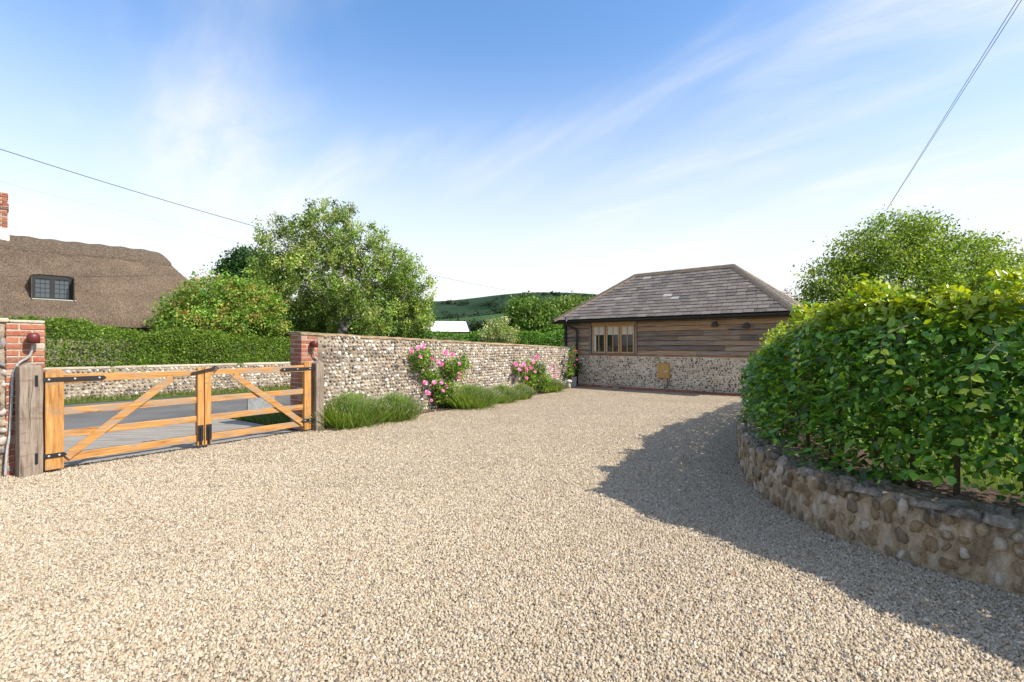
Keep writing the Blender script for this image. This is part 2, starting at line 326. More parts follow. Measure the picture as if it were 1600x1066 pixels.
# bed along the wall
F_W = frame(C_WALL, A_W)
bed = []
for s in np.linspace(.25, 10.7, 60): bed.append((s, -.50 - .12 * math.sin(s * 1.7) - .05 * rnd.random() + .018 * s))
bp = [F_W @ Vector((s, y, 0)) for s, y in bed] + [F_W @ Vector((10.7, .05, 0)), F_W @ Vector((.25, .05, 0))]
sheet('planting_bed', [(p.x, p.y) for p in bp], .006, MT['soil'])

# loose stones of the drive (nearest ground, real geometry)
def stones(n_target):
    cand = []
    for d0, d1, dens in ((1.4, 3.0, 7600), (3.0, 4.0, 6400), (4.0, 5.0, 4600), (5.0, 6.0, 3100), (6.0, 7.2, 2000), (7.2, 8.6, 1150), (8.6, 10.2, 620), (10.2, 12.5, 300), (12.5, 15.5, 120)):
        lat = 1.6 if d1 <= 4 else 1.25
        k = int(dens * lat * (d1 ** 2 - d0 ** 2))
        d = np.sqrt(rng.uniform(d0 ** 2, d1 ** 2, k)); x = rng.uniform(-lat, lat, k) * d
        cand.append(np.stack([x, d], 1))
    P = np.concatenate(cand); P = P[pip(P, GP)]
    inner = [(2.75, 5.5), (2.6, 4.7), (2.6, 3.95), (2.75, 3.5), (2.9, 3.2), (3.15, 2.8), (3.45, 2.3), (3.8, 1.5), (9, 1.5), (9, 9), (4.5, 8.5)]
    P = P[~pip(P, inner)]; n = len(P)
    r = rng.uniform(.0040, .0090, n) * (1 + .025 * np.clip(P[:, 1] - 4, 0, 7)); el = rng.uniform(.62, .95, n); h = r * rng.uniform(.75, 1.3, n)
    base = np.array([(-1,-.85,0),(1,-.9,0),(.9,.9,0),(-.95,.85,0),(-.55,.0,1),(.55,.0,1)], float)
    V = base[None] + rng.uniform(-.3, .3, (n, 6, 3)); V[:, :4, 2] -= .35
    V[:, :, 0] *= r[:, None]; V[:, :, 1] *= (r * el)[:, None]; V[:, :, 2] *= h[:, None]
    ax = rng.uniform(-.5, .5, n); V[:, :, 2] += V[:, :, 0] * ax[:, None] * .6
    a = rng.uniform(0, 2 * np.pi, n); ca, sa = np.cos(a)[:, None], np.sin(a)[:, None]
    X = V[:, :, 0] * ca - V[:, :, 1] * sa; Y = V[:, :, 0] * sa + V[:, :, 1] * ca
    V[:, :, 0] = X + P[:, 0:1]; V[:, :, 1] = Y + P[:, 1:2]; V[:, :, 2] += rng.uniform(-.001, .007, n)[:, None]
    o6 = (np.arange(n) * 6)[:, None, None]
    F = [(np.array([(0,1,5,4),(2,3,4,5)])[None] + o6).reshape(-1, 4), (np.array([(1,2,5),(3,0,4)])[None] + o6).reshape(-1, 3)]
    pal = np.array([(.475,.395,.275),(.53,.455,.335),(.41,.335,.23),(.60,.535,.425),(.50,.44,.35),(.31,.245,.165),(.17,.155,.14),(.42,.20,.09),(.67,.62,.53)])
    ci = rng.choice(len(pal), n, p=[.26,.22,.17,.12,.1,.08,.025,.004,.021]); c = pal[ci] * rng.uniform(.66, .92, (n, 1)) * np.array([1.04, 1.015, 1.0])
    x, y = P[:, 0], P[:, 1]                                    # worn, dustier bands where cars turn in
    band = np.sin(1.9 * (x * .85 - y * .5) + .8 * np.sin(y * .7)) * .5 + np.sin(x * 1.1 + y * 2.3) * .25 + np.sin(x * 3.1 - y * 1.7) * .25
    return V.reshape(-1, 3), F, np.repeat(c * (1 + .045 * band)[:, None], 6, 0)
V, F, c = stones(0)
obj('gravel_stones', mesh_np('gravel_stones', V, F, MT['stone'], c), gravel, kind='stuff')

# ---- hills
def terrain(name, x0, x1, y0, y1, nx, ny, fn, mat):
    X, Y = np.meshgrid(np.linspace(x0, x1, nx), np.linspace(y0, y1, ny)); Z = fn(X, Y)
    V = np.stack([X, Y, Z], -1).reshape(-1, 3); i = np.arange(nx * ny).reshape(ny, nx)
    F = np.stack([i[:-1, :-1], i[:-1, 1:], i[1:, 1:], i[1:, :-1]], -1).reshape(-1, 4)
    o = obj(name, mesh_np(name, V, F, mat, smooth=True)); o['kind'] = 'structure'; return o
def hill_f(X, Y):
    prof = 86 + 17 * np.exp(-((X - 75) / 120) ** 2) + 6 * np.sin(X / 190 + 1) + 10 * np.exp(-((X + 420) / 260) ** 2)
    t = np.clip((Y - 420) / 560, 0, 1); t = t * t * (3 - 2 * t)
    return -1 + prof * t * (1 - .12 * np.clip((Y - 980) / 500, 0, 1)) + 2.0 * np.sin(X / 37 + Y / 61) * t
terrain('hill', -1600, 1600, 400, 1500, 120, 50, hill_f, MT['hill'])
def field_f(X, Y):
    t = np.clip((Y - 170) / 260, 0, 1); t = t * t * (3 - 2 * t)
    return -2 + t * (23 + 17 / (1 + np.exp(-(X + 5) / 35)) )
terrain('field', -700, 500, 165, 440, 80, 30, field_f, MT['field'])

# ------------------------------------------------------------------ flint pieces
PAL = {'mixed': ([(.74,.72,.68),(.34,.31,.285),(.055,.05,.05),(.26,.19,.125),(.42,.36,.285),(.18,.16,.145)], [.13,.15,.22,.18,.14,.18]),
       'dark': ([(.04,.038,.038),(.11,.10,.09),(.50,.42,.32),(.74,.65,.52),(.40,.29,.18)], [.24,.16,.22,.26,.12]),
       'rough': ([(.20,.165,.13),(.54,.42,.265),(.78,.72,.62),(.34,.25,.155),(.09,.08,.075)], [.22,.24,.18,.2,.16])}
def flint_shape(r, n=7):
    a = np.sort(r.uniform(0, 2*np.pi/n*.6, n) + np.arange(n)*2*np.pi/n); q = r.uniform(.8, 1.15, n)
    b = np.stack([np.cos(a)*q, np.sin(a)*q, np.full(n, -.25)], 1)
    q2 = q * r.uniform(.62, .88, n); t = np.stack([np.cos(a)*q2, np.sin(a)*q2, r.uniform(.5, .85, n)], 1)
    top = np.array([[r.uniform(-.25,.25), r.uniform(-.25,.25), r.uniform(.75, 1.0)]])
    V = np.concatenate([b, t, top]); F = []
    for i in range(n):
        j = (i+1) % n; F += [(i, j, n+j), (i, n+j, n+i), (n+i, n+j, 2*n)]
    return V, np.array(F)
def flint_protos(pal, mat, k=14, seed=3):
    r = np.random.default_rng(seed); out = []
    cols, p = PAL[pal]
    for i in range(k):
        V, F = flint_shape(r); c = np.array(cols[r.choice(len(cols), p=p)]) * r.uniform(.85, 1.15)
        out.append((V, F, c, mesh_np('flint', V, F, mat, np.tile(c, (len(V), 1)))))
    return out
PM = flint_protos('mixed', MT['flint']); PD = flint_protos('dark', MT['flint'], 14, 5); PR = flint_protos('rough', MT['rough_flint'], 16, 9)
def lay_flints(parent, spots, protos, pal, mat, limit, key):
    """spots: (matrix, sx, sy, sz) in parent's space; the `limit` first by key are objects, the rest one mesh"""
    spots.sort(key=key); r = np.random.default_rng(4)
    for Mx, a, b, h in spots[:limit]:
        o = obj('flint', protos[r.integers(len(protos))][3], parent)
        o.matrix_local = Mx @ Matrix.Diagonal((a, b, h, 1))
    rest = spots[limit:]
    if rest:
        Vs, Fs, Cs = [], [], []; base = 0; cols, p = PAL[pal]
        for Mx, a, b, h in rest:
            V, F, c, _ = protos[r.integers(len(protos))]
            c = np.array(cols[r.choice(len(cols), p=p)]) * r.uniform(.85, 1.15)
            A = np.array(Mx); W = (V * np.array([a, b, h])) @ A[:3, :3].T + A[:3, 3]
            Vs.append(W); Fs.append(F + base); Cs.append(np.tile(c, (len(V), 1))); base += len(V)
        obj('flints', mesh_np('flints', np.concatenate(Vs), np.concatenate(Fs), mat, np.concatenate(Cs)), parent, kind='stuff')
FACE = Matrix(((1,0,0,0),(0,0,-1,0),(0,1,0,0),(0,0,0,1)))        # flint 'up' -> local -y
def face_spots(x0, x1, hfun, row, w, y=0.0, r=None, skip=None, back=False):
    r = r or random.Random(5); out = []; z = row * .6
    while z < hfun((x0 + x1) / 2) + .2:
        x = x0 + r.random() * w
        while x < x1:
            ww = w * r.uniform(.5, 1.35)
            if z < hfun(x) - row * .55 and not (skip and skip(x, z)):
                Mx = Matrix.Translation((x + ww/2, y, z + r.uniform(-.014, .014) * row / .083)) @ FACE @ Matrix.Rotation(r.uniform(-.75, .75), 4, 'X') @ Matrix.Rotation(r.uniform(-.6, .6), 4, 'Y') @ Matrix.Rotation(r.uniform(-1.5, 1.5), 4, 'Z')
                out.append((Mx, ww * .5 * r.uniform(.62, 1.0), row * .5 * r.uniform(.5, 1.05), r.uniform(.014, .045)))
            x += ww
        z += row
    return out

BRICKS = []
for k in range(4):
    r4 = random.Random(k); j = lambda: r4.uniform(-.004, .004)
    V = [(x * .5 + j(), y * .5 + j(), z * .5 + j()) for z in (-1, 1) for x, y in ((-1,-1),(1,-1),(1,1),(-1,1))]
    BRICKS.append(V)
_bm = {}
def brick(parent, c, size, rot=0.0):
    key = (round(size[0], 3), round(size[1], 3), round(size[2], 3), rnd.randrange(3))
    if key not in _bm:
        V = [(x * size[0], y * size[1], z * size[2]) for x, y, z in BRICKS[key[3]]]
        _bm[key] = mesh_np('brick', V, BOXF, MT['brick'])
    o = obj('brick', _bm[key], parent, loc=c, rot=(0, 0, rot)); o.modifiers.new('b', 'BEVEL').width = .006; return o
def brick_pier(parent, x0, x1, y0, y1, h, mirror=False):
    core = MB().box(x0 + .008, x1 - .008, y0 + .008, y1 - .008, 0, h - .01).build('brick_pier', MT['mortar_pale'], parent)
    z = .0; k = 0; W_ = x1 - x0; D_ = y1 - y0
    while z + .065 < h:
        a = W_ * .665; g = .015
        xs = [(x0, x0 + a - g/2), (x0 + a + g/2, x1)] if (k + mirror) % 2 == 0 else [(x0, x0 + W_ - a - g/2), (x0 + W_ - a + g/2, x1)]
        for xa, xb in xs:
            ys = [(y0, y0 + D_ * .33 - g/2), (y0 + D_ * .33 + g/2, y1)] if k % 2 else [(y0, y0 + D_ * .66 - g/2), (y0 + D_ * .66 + g/2, y1)]
            for ya, yb in ys:
                brick(core, ((xa+xb)/2 + rnd.uniform(-.002,.002), (ya+yb)/2 + rnd.uniform(-.002,.002), z + .0325), (xb-xa, yb-ya, .060))
        z += .0755; k += 1
    return core

# ---- main flint wall
fw = empty('flint_wall', C_WALL, A_W)
tag(fw, 'long sunlit flint wall with brick end pier running from the gates to the barn', 'wall')
hW = lambda x: 1.70 - .0272 * x
prof = [(.33, 0)] + [(WALL_LEN, 0)]
body = MB(); n = 70
xs = np.linspace(.325, WALL_LEN + .08, n); V = []
for x in xs:
    t = hW(x) + rnd.uniform(-.006, .006) - .03
    V += [(x, rnd.uniform(-.006, .006), -.05), (x, rnd.uniform(-.006, .006), t), (x, .33, t), (x, .33, -.05)]
F = [(i*4+k, (i+1)*4+k, (i+1)*4+(k+1) % 4, i*4+(k+1) % 4) for i in range(n-1) for k in range(4)] + [(0,1,2,3), tuple((n-1)*4+k for k in (3,2,1,0))]
body.add(V, F); body.build('wall_body', MT['mortar_cream'], fw)
cp = MB(); V = []
for x in np.linspace(-.02, WALL_LEN + .06, 90):
    t = hW(x) + rnd.uniform(-.008, .008) - .03
    V += [(x, -.022 + rnd.uniform(-.008, .008), t), (x, -.018, t + .03), (x, .165, t + .055), (x, .35, t + .03), (x, .352, t)]
F = [(i*5+k, (i+1)*5+k, (i+1)*5+(k+1) % 5, i*5+(k+1) % 5) for i in range(89) for k in range(5)] + [(0,1,2,3,4), tuple(89*5+k for k in (4,3,2,1,0))]
cp.add(V, F); cp.build('coping', MT['mortar_brown'], fw)
brick_pier(fw, 0, .33, 0, .33, 1.69)
lay_flints(fw, face_spots(.36, WALL_LEN, hW, .072, .085), PM, 'mixed', MT['flint'], 299, lambda s: s[0].translation.x)
# ---- left flint wall
lw = empty('flint_wall', C_LEFT, A_G)
tag(lw, 'flint wall with red brick pier cut off by the left edge, beside the grey gatepost', 'wall')
hL = lambda x: 1.74
MB().box(-5.2, -.325, .0, .36, -.05, 1.74).build('wall_body', MT['mortar_cream'], lw)
MB().box(-5.2, -.30, -.03, .38, 1.742, 1.79).build('coping', MT['mortar_pale'], lw, bevel=.015)
MB().box(-.30, .0, -.02, .36, 1.742, 1.775).build('pier_cap', MT['mortar_pale'], lw, bevel=.012)
brick_pier(lw, -.33, 0, -.03, .33, 1.745, True)
lay_flints(lw, face_spots(-3.2, -.38, hL, .11, .14, y=0.0, r=random.Random(8)), PM, 'mixed', MT['flint'], 200, lambda s: -s[0].translation.x)

# ---- gateposts
def gatepost(c, ang, wx, h, label):
    t = empty('gatepost', c, ang); tag(t, label, 'gatepost', 'weathered oak gateposts')
    mb = MB(); a = wx / 2; V = []
    zs = [-.05, .3, .7, 1.0, h - .05]
    for z in zs: V += [(-a + rnd.uniform(-.004,.004), -a, z), (a + rnd.uniform(-.004,.004), -a, z), (a, a, z), (-a, a, z)]
    k = len(zs); F = [(i*4+q, i*4+(q+1) % 4, (i+1)*4+(q+1) % 4, (i+1)*4+q) for i in range(k-1) for q in range(4)]
    V += [(0, -a * .4, h), (0, a * .4, h)]; b = (k-1)*4; p = k*4
    F += [(b, b+1, p), (b+1, b+2, p+1, p), (b+2, b+3, p+1), (b+3, b, p, p+1), (3, 2, 1, 0)]
    mb.add(V, F); mb.build('post', MT['oak_grey_upright'], t, bevel=.006)
    ck = MB().tube([(.01 * math.sin(z_ * 7) + rnd.uniform(-.004, .004), -a + .001, z_) for z_ in np.linspace(.35, h - .06, 14)], [.0005 + .0022 * math.sin(math.pi * k_ / 13) for k_ in range(14)], 5); ck.build('drying_crack', MT['dark_frame'], t)
    return t
F_L = frame(C_LEFT, A_G)
pp = F_L @ Vector((-.165, -.17, 0)); gatepost(pp, A_G, .195, 1.29, 'broad grey weathered oak gatepost in front of the left brick pier')
pr = G0 + UG * 3.44; gatepost(pr + Vector((.03,-.02,0)), A_G, .15, 1.22, 'slim grey oak gatepost against the flint wall beside the right gate')

# ---- gates
def gate(o, sg, label, stile_w):
    t = empty('gate', o, A_G); tag(t, label, 'gate', 'pair of five-bar oak gates')
    Lg = 1.68; X = lambda x: x * sg
    def bx(name, x0, x1, y0, y1, z0, z1, mat, bev=.008, par=None):
        a, b = sorted((X(x0), X(x1))); return MB().box(a, b, y0, y1, z0, z1).build(name, mat, par or t, bevel=bev)
    # hanging stile with rounded head
    mb = MB(); w_ = stile_w; h = 1.21; pts = [(0, .035), (w_, .035), (w_, h - .05)] + [(w_/2 + w_/2 * math.cos(a), h - .05 + .05 * math.sin(a)) for a in np.linspace(.3, math.pi - .3, 7)] + [(0, h - .05)]
    mb.prism([(X(x), z) for x, z in (pts if sg > 0 else pts)], -.045, .045); mb.build('hanging_stile', MT['oak_oiled_upright'], t, bevel=.008)
    mb = MB(); w2 = .085; h2 = 1.165; pts = [(Lg - w2, .05), (Lg, .05), (Lg, h2 - .02), (Lg - .02, h2), (Lg - w2 + .02, h2), (Lg - w2, h2 - .02)]
    mb.prism([(X(x), z) for x, z in pts], -.04, .04); mb.build('meeting_stile', MT['oak_oiled_upright'], t, bevel=.006)
    # top rail, tapering towards the meeting stile
    mb = MB(); pts = [(w_, 1.03), (Lg - w2, 1.055), (Lg - w2, 1.125), (w_ + .7, 1.13), (w_, 1.145)]
    mb.prism([(X(x), z) for x, z in pts], -.035, .035); mb.build('top_rail', MT['oak_oiled'], t, bevel=.006)
    for zc, hh in ((.70, .088), (.43, .088), (.15, .095)):
        bx('rail', w_ - .01, Lg - w2 + .01, -.012, .02, zc - hh/2, zc + hh/2, MT['oak_oiled'], .005)
    # brace in front of the rails
    a = Vector((X(w_ + .02), -.026, .16)); b = Vector((X(Lg * .76), -.026, 1.035))
    d = (b - a).normalized(); me = MB(); nrm = Vector((-d.z, 0, d.x)) * .046
    V = [p + q * s_ + Vector((0, y, 0)) for y in (-.013, .013) for p, q, s_ in ((a, nrm, 1), (a, nrm, -1), (b, nrm, -1), (b, nrm, 1))]
    me.add(V, [(0,1,2,3), (7,6,5,4), (0,4,5,1), (1,5,6,2), (2,6,7,3), (3,7,4,0)]); me.build('brace', MT['oak_oiled'], t, bevel=.004)
    # ironwork
    def strap(z, x1, hh):
        pts = [(-.10, z - hh), (x1 - .03, z - hh), (x1, z), (x1 - .03, z + hh), (-.10, z + hh)]
        s = MB().prism([(X(x), zz) for x, zz in pts], -.056, -.048).build('hinge_strap', MT['black_iron'], t)
        MB().tube([(X(-.075), -.05, z - .07), (X(-.075), -.05, z + .055)], .017, 8).build('hinge_pin', MT['black_iron'], s)
        for x in np.linspace(.03, x1 - .07, 3 if x1 > .4 else 2): MB().lathe([(.0001, 0), (.012, 0), (.009, .007), (.0001, .008)], n=8).build('bolt_head', MT['zinc'], s).matrix_local = Matrix.Translation((X(x), -.056, z)) @ Matrix.Rotation(R(90), 4, 'X')
    strap(1.085, .56, .024); strap(.20, .19, .026)
    bolt = MB().tube([(X(Lg - .045), -.062, .30), (X(Lg - .05), -.058, .06)], .016, 8)
    bolt.box(*sorted((X(Lg - .085), X(Lg - .015))), -.054, -.043, .12, .34); bolt.build('drop_bolt', MT['black_iron'], t)
    return t
gate(G0 - UG * .06, 1, 'left oak gate with long black hinge strap beside the brick pier', .165)
g2 = gate(G0 + UG * 3.31, -1, 'right oak gate hung beside the flint wall, grey panel seen behind it', .125)
lt = MB().bar((-1.86, -.062, 1.085), (-1.55, -.062, 1.15), .008, .016)
lt.tube([(-1.55, -.085, 1.12), (-1.52, -.062, 1.16), (-1.55, -.04, 1.175), (-1.59, -.06, 1.14)], .010, 6)
lt.build('throw_over_latch', MT['black_iron'], g2)

# ---- pier lamps with conduit
def pier_lamp(par_frame, ang, x, z, y, label, path):
    p = par_frame @ Vector((x, y, z)); t = empty('wall_lamp', p, ang); tag(t, label, 'lamp', 'maroon lamps on the gate piers')
    hd = MB(); prof = [(.0001, .062), (.03, .060), (.05, .045), (.058, .02), (.058, -.06), (.052, -.06), (.05, .0)]
    hd.lathe(prof, (0, -.085, 0), 16); hd.build('hood', MT['maroon'], t, smooth=True)
    MB().box(-.018, .018, -.045, 0, -.012, .02).build('bracket', MT['maroon'], t, bevel=.004)
    bp_ = MB().lathe([(.0001, .012), (.04, .012), (.045, 0)], n=14).build('back_plate', MT['maroon'], t); bp_.rotation_euler = (R(90), 0, 0)
    q = [Vector(a) - Vector((x, y, z)) for a in path]
    sm = []
    for i in range(len(q) - 1):
        for k in range(6):
            u = k / 6; a = q[max(i-1, 0)]; b = q[i]; c_ = q[i+1]; d = q[min(i+2, len(q)-1)]
            sm.append(.5 * ((2*b) + (c_-a)*u + (2*a-5*b+4*c_-d)*u*u + (-a+3*b-3*c_+d)*u**3))
    sm.append(q[-1])
    MB().tube(sm, .0125, 8).build('conduit', MT['conduit'], t, smooth=True)
pier_lamp(F_L, A_G, -.12, 1.565, -.034, 'maroon lamp on the left brick pier with grey conduit reaching the ground',
          [(-.12, -.09, 1.52), (-.125, -.075, 1.42), (-.155, -.06, 1.34), (-.235, -.055, 1.27), (-.275, -.055, 1.13), (-.285, -.055, .90), (-.30, -.055, .50), (-.325, -.055, .28), (-.34, -.06, .0)])
pier_lamp(F_W, A_W, .20, 1.51, -.004, 'maroon lamp on the right brick pier above the slim gatepost',
          [(.20, -.06, 1.46), (.205, -.05, 1.36), (.24, -.035, 1.27), (.29, -.03, 1.22), (.30, -.03, 1.0), (.30, -.03, .4)])

# ---- panel on the verge beyond the right gate
vg = [on_n(ap1 + UR * -.30, 11.1), on_n(ap1 + UR * 14, 11.1), tuple((C_WALL + UW * 11 - Vector((.3,-.2,0))).xy), tuple((C_WALL + Vector((-.30, .2, 0))).xy)]
sheet('near_verge', vg, -.004, MT['grass'])
pn = px(408, 643); pt = empty('verge_panel', (pn.x, pn.y, 0), A_G + .25); tag(pt, 'pale grey panel standing on the grass behind the right gate', 'panel')
MB().box(-.36, .36, -.02, .02, .05, .33).build('board', MT['panel'], pt, bevel=.006)
for s in (-1, 1): MB().box(s*.28-.025, s*.28+.025, .022, .06, -.05, .28).build('leg', MT['oak_grey_upright'], pt)

# ------------------------------------------------------------------ foliage tools
def leaves(P, D, S, wid=.55, fold=.18, r=rng, six=False):
    """P centres (n,3), D leaf-axis directions, S lengths -> verts, faces"""
    n = len(P); D = D / (np.linalg.norm(D, axis=1, keepdims=True) + 1e-9)
    q = r.normal(size=(n, 3)); sd = np.cross(D, q); sd /= np.linalg.norm(sd, axis=1, keepdims=True) + 1e-9; up = np.cross(sd, D)
    S = S[:, None]
    if not six:
        V = np.stack([P - D*S*.5, P + sd*S*wid*.5 + up*S*fold*.5, P + D*S*.5, P - sd*S*wid*.5 + up*S*fold*.5], 1)
        f = np.array([(0,1,2),(0,2,3)]); k = 4
    else:
        a = sd*S*wid*.5; u = up*S*fold*.6
        V = np.stack([P - D*S*.5, P - D*S*.18 + a*.9 + u, P + D*S*.16 + a*.8 + u*.8, P + D*S*.5 - u*.4, P + D*S*.16 - a*.8 + u*.8, P - D*S*.18 - a*.9 + u], 1)
        f = np.array([(0,1,2,3),(0,3,4,5)]); k = 6
    F = (f[None] + (np.arange(n) * k)[:, None, None]).reshape(-1, f.shape[1]); return V.reshape(-1, 3), F, k
def lobe_points(lobes, n, r=rng, shell=.55):
    vol = np.array([l[3]*l[4]*l[5] for l in lobes]) ** .75; idx = r.choice(len(lobes), n, p=vol/vol.sum()); Lb = np.array(lobes)[idx]
    d = r.normal(size=(n, 3)); d /= np.linalg.norm(d, axis=1, keepdims=True); rad = shell + (1 - shell) * r.random(n) ** .6
    rad *= 1 + .10 * r.normal(size=n)
    return Lb[:, :3] + d * Lb[:, 3:6] * rad[:, None], d
def foliage(lobes, clumps, per, spread, size, pal, droop=0.0, shell=.5, r=rng, updir=.4):
    C, D0 = lobe_points(lobes, clumps, r, shell)
    n = clumps * per; ci = np.repeat(np.arange(clumps), per)
    off = r.normal(size=(n, 3)) * spread * np.array([1, 1, .75])
    if droop > 0:
        ln = r.uniform(0, droop, n) * np.repeat(r.uniform(.3, 1, clumps), per); off *= .45; off[:, 2] -= ln
    P = C[ci] + off
    D = r.normal(size=(n, 3)) + D0[ci] * .5; D[:, 2] += -.9 if droop > 0 else updir - .5
    V, F, k = leaves(P, D, size * r.uniform(.65, 1.3, n), .62, .2, r)
    pal = np.array(pal); cc = pal[r.integers(len(pal), size=clumps)] * r.uniform(.6, 1.35, (clumps, 1))
    c = cc[ci] * r.uniform(.8, 1.2, (n, 1)); return V, F, np.repeat(c, k, 0)
def branches(base, top, lobes, r0, mat, parent, name='trunk', twigs=8, seed=1, tw=.02):
    r = random.Random(seed); mb = MB(); base = Vector(base); top = Vector(top)
    def curve(a, b, k, j):
        pts = []
        for i in range(k + 1):
            t = i / k; q = a.lerp(b, t) + Vector((r.uniform(-j, j), r.uniform(-j, j), r.uniform(-j, j) * .5)) * (math.sin(math.pi * t)); pts.append(q)
        return pts
    H = (top - base).length
    mb.tube(curve(base, top, 6, .05 * H), [r0 * (1 - .12 * i) for i in range(7)], 9)
    for l in lobes:
        c = Vector(l[:3]); s = base.lerp(top, r.uniform(.35, .95)); pts = curve(s, c, 4, .12 * (c - s).length)
        mb.tube(pts, [r0 * .45 * (1 - .17 * i) for i in range(5)], 6)
        for k in range(twigs):
            d = Vector((r.gauss(0, 1), r.gauss(0, 1), r.gauss(.2, .8))).normalized(); e = c + Vector((d.x*l[3], d.y*l[4], d.z*l[5])) * .95
            mb.tube(curve(pts[r.choice((2, 3, 4))], e, 4, .1 * l[3]), [r0 * .16, r0 * .12, r0 * .09, r0 * .06, tw * .4], 4, False)
    return mb.build(name, mat, parent, smooth=True)
def tree(name, label, cat, base, trunk_top, lobes, clumps, per, spread, size, pal, r0=.14, bark='bark', droop=0, shell=.5, seed=1, group=None, mat='leaf', twigs=8):
    """lobes in world space"""
    t = empty(name, base); tag(t, label, cat, group); r = np.random.default_rng(seed); b = Vector(base)
    lb = [(l[0]-b.x, l[1]-b.y, l[2]-b.z, l[3], l[4], l[5]) for l in lobes]
    branches((0, 0, -.05), Vector(trunk_top) - b, lb, r0, MT[bark], t, twigs=twigs, seed=seed)
    V, F, c = foliage(lb, clumps, per, spread, size, pal, droop, shell, r)
    obj('crown', mesh_np('crown', V, F, MT[mat], c), t); return t
def plobe(x, y, d, rx, ry, depth=None):
    """lobe centred at photo pixel x,y and depth d, radii in photo pixels"""
    p = px(x, y, d); k = d / FPX; return (p.x, p.y, p.z, rx*k, depth if depth else rx*k, ry*k)

# ---- birch and neighbours across the road
G_ = [(.18,.28,.045), (.25,.36,.065), (.11,.18,.035), (.38,.45,.12)]
b0 = px(552, 540, 19.6); b0.z = 0
tree('birch_tree', 'large drooping birch with pale trunk behind the flint wall', 'tree', b0, px(520, 400, 22),
     [plobe(505,345,22,42,36), plobe(455,385,22,52,45), plobe(560,385,22,55,45), plobe(500,430,21.5,75,60), plobe(610,420,22,50,45), plobe(425,440,22,42,50), plobe(640,455,22,42,48), plobe(590,470,22,62,48), plobe(470,490,21.5,52,35), plobe(530,505,22.5,60,22), plobe(520,470,20.6,38,42), plobe(580,495,20.0,34,28), plobe(545,455,20.0,30,26), plobe(650,495,22,32,30), plobe(430,350,22,12,26), plobe(545,330,22,20,18)],
     1650, 48, .23, .105, G_, .20, 'birch_bark', .55, .35, 3)
t0 = px(345, 540, 18.5); t0.z = 0
tree('flowering_shrub', 'broad rounded shrub flecked with orange flower heads beside the thatched cottage', 'shrub', t0, px(345, 480, 18.5),
     [plobe(340,462,18.5,48,34), plobe(295,490,18.5,42,38), plobe(390,478,18.5,45,42), plobe(345,505,18.2,80,30), plobe(268,510,18.5,26,22), plobe(420,500,18.5,26,34)],
     1500, 22, .13, .10, [(.14,.28,.035), (.19,.35,.05), (.11,.22,.03), (.24,.38,.06), (.26,.36,.06), (.42,.30,.08)], .10, seed=5)
t0 = px(385, 540, 27); t0.z = 0
tree('dark_tree', 'small dark green tree peeking up left of the birch', 'tree', t0, px(385, 440, 27),
     [plobe(385,408,27,26,22), plobe(365,425,27,22,22), plobe(410,430,27,28,34), plobe(385,450,27,40,30)], 500, 22, .2, .17, [(.035,.10,.02), (.05,.13,.025), (.03,.075,.015)], .14, seed=8)
# ---- hedge on the bank across the road with its low flint wall
RW0 = Vector(rp(0, 18.2) + (0,)); F_R = frame(RW0, A_R)
rw = empty('roadside_wall', RW0, A_R); tag(rw, 'low flint retaining wall across the road below the clipped hedge', 'wall')
hR = lambda x: .86 + .015 * math.sin(x * 2)
MB().box(-6, 22, 0, .4, -.06, .80).build('wall_body', MT['mortar_cream'], rw)
MB().box(-6, 22, -.02, .42, .802, .875).build('coping', MT['mortar_pale'], rw, bevel=.02)
lay_flints(rw, face_spots(-4, 16, lambda x: .82, .10, .125, r=random.Random(12)), PM, 'mixed', MT['flint'], 0, lambda s: s[0].translation.x)
bank = sheet('bank', [rp(-40, 18.55), rp(60, 18.55), rp(60, 60), rp(-40, 60)], .7, MT['grass'])
hg = empty('clipped_hedge', RW0 + NR * .9, A_R); tag(hg, 'long clipped green hedge above the roadside wall, in front of the cottage', 'hedge')
def hedge_block(parent, x0, x1, yc, ht, half, z0, dens, size, pal, hfun, r, mat='leaf'):
    n = int((x1 - x0) * dens); x = r.uniform(x0, x1, n); top = hfun(x)
    a = r.uniform(0, 1, n); y = np.empty(n); z = np.empty(n)
    fr = a < .55; tp = (a >= .55) & (a < .85); inn = a >= .85
    y[fr] = -half; z[fr] = z0 + (top[fr] - z0) * r.random(fr.sum()); y[tp] = r.uniform(-half, half, tp.sum()); z[tp] = top[tp]
    y[inn] = r.uniform(-half, half, inn.sum()); z[inn] = z0 + (top[inn] - z0) * r.random(inn.sum())
    bul = .08 * np.sin(x * 2.3 + z * 2) + .06 * np.sin(x * 5.1 - z * 3.3) + .04 * np.sin(x * 11)
    y = y - bul * (y < 0) + r.normal(size=n) * .05; z = z + bul * .5 * (z > top - .05) + r.normal(size=n) * .05
    edge = np.clip((z - (top - .25)) / .25, 0, 1); y = np.where(y < 0, y + edge * .18, y)
    P = np.stack([x, y + yc, z], 1); D = r.normal(size=(n, 3)); D[:, 1] -= .5; D[:, 2] += .4
    V, F, k = leaves(P, D, size * r.uniform(.6, 1.4, n), .5, .2, r)
    pal = np.array(pal); cl_ = np.sin(x * 1.9 + 3 * np.sin(z * 2.3)) * .12 + 1; c = pal[r.integers(len(pal), size=n)] * (cl_ * r.uniform(.75, 1.25, n))[:, None]
    obj('foliage', mesh_np('foliage', V, F, MT[mat], np.repeat(c, k, 0)), parent, kind='stuff')
    MB().box(x0, x1, yc - half * .2, yc + half * .5, z0, float(np.min(hfun(np.linspace(x0, x1, 40)))) - .45).build('branch_core', MT['bark'], parent)
r_ = np.random.default_rng(21)
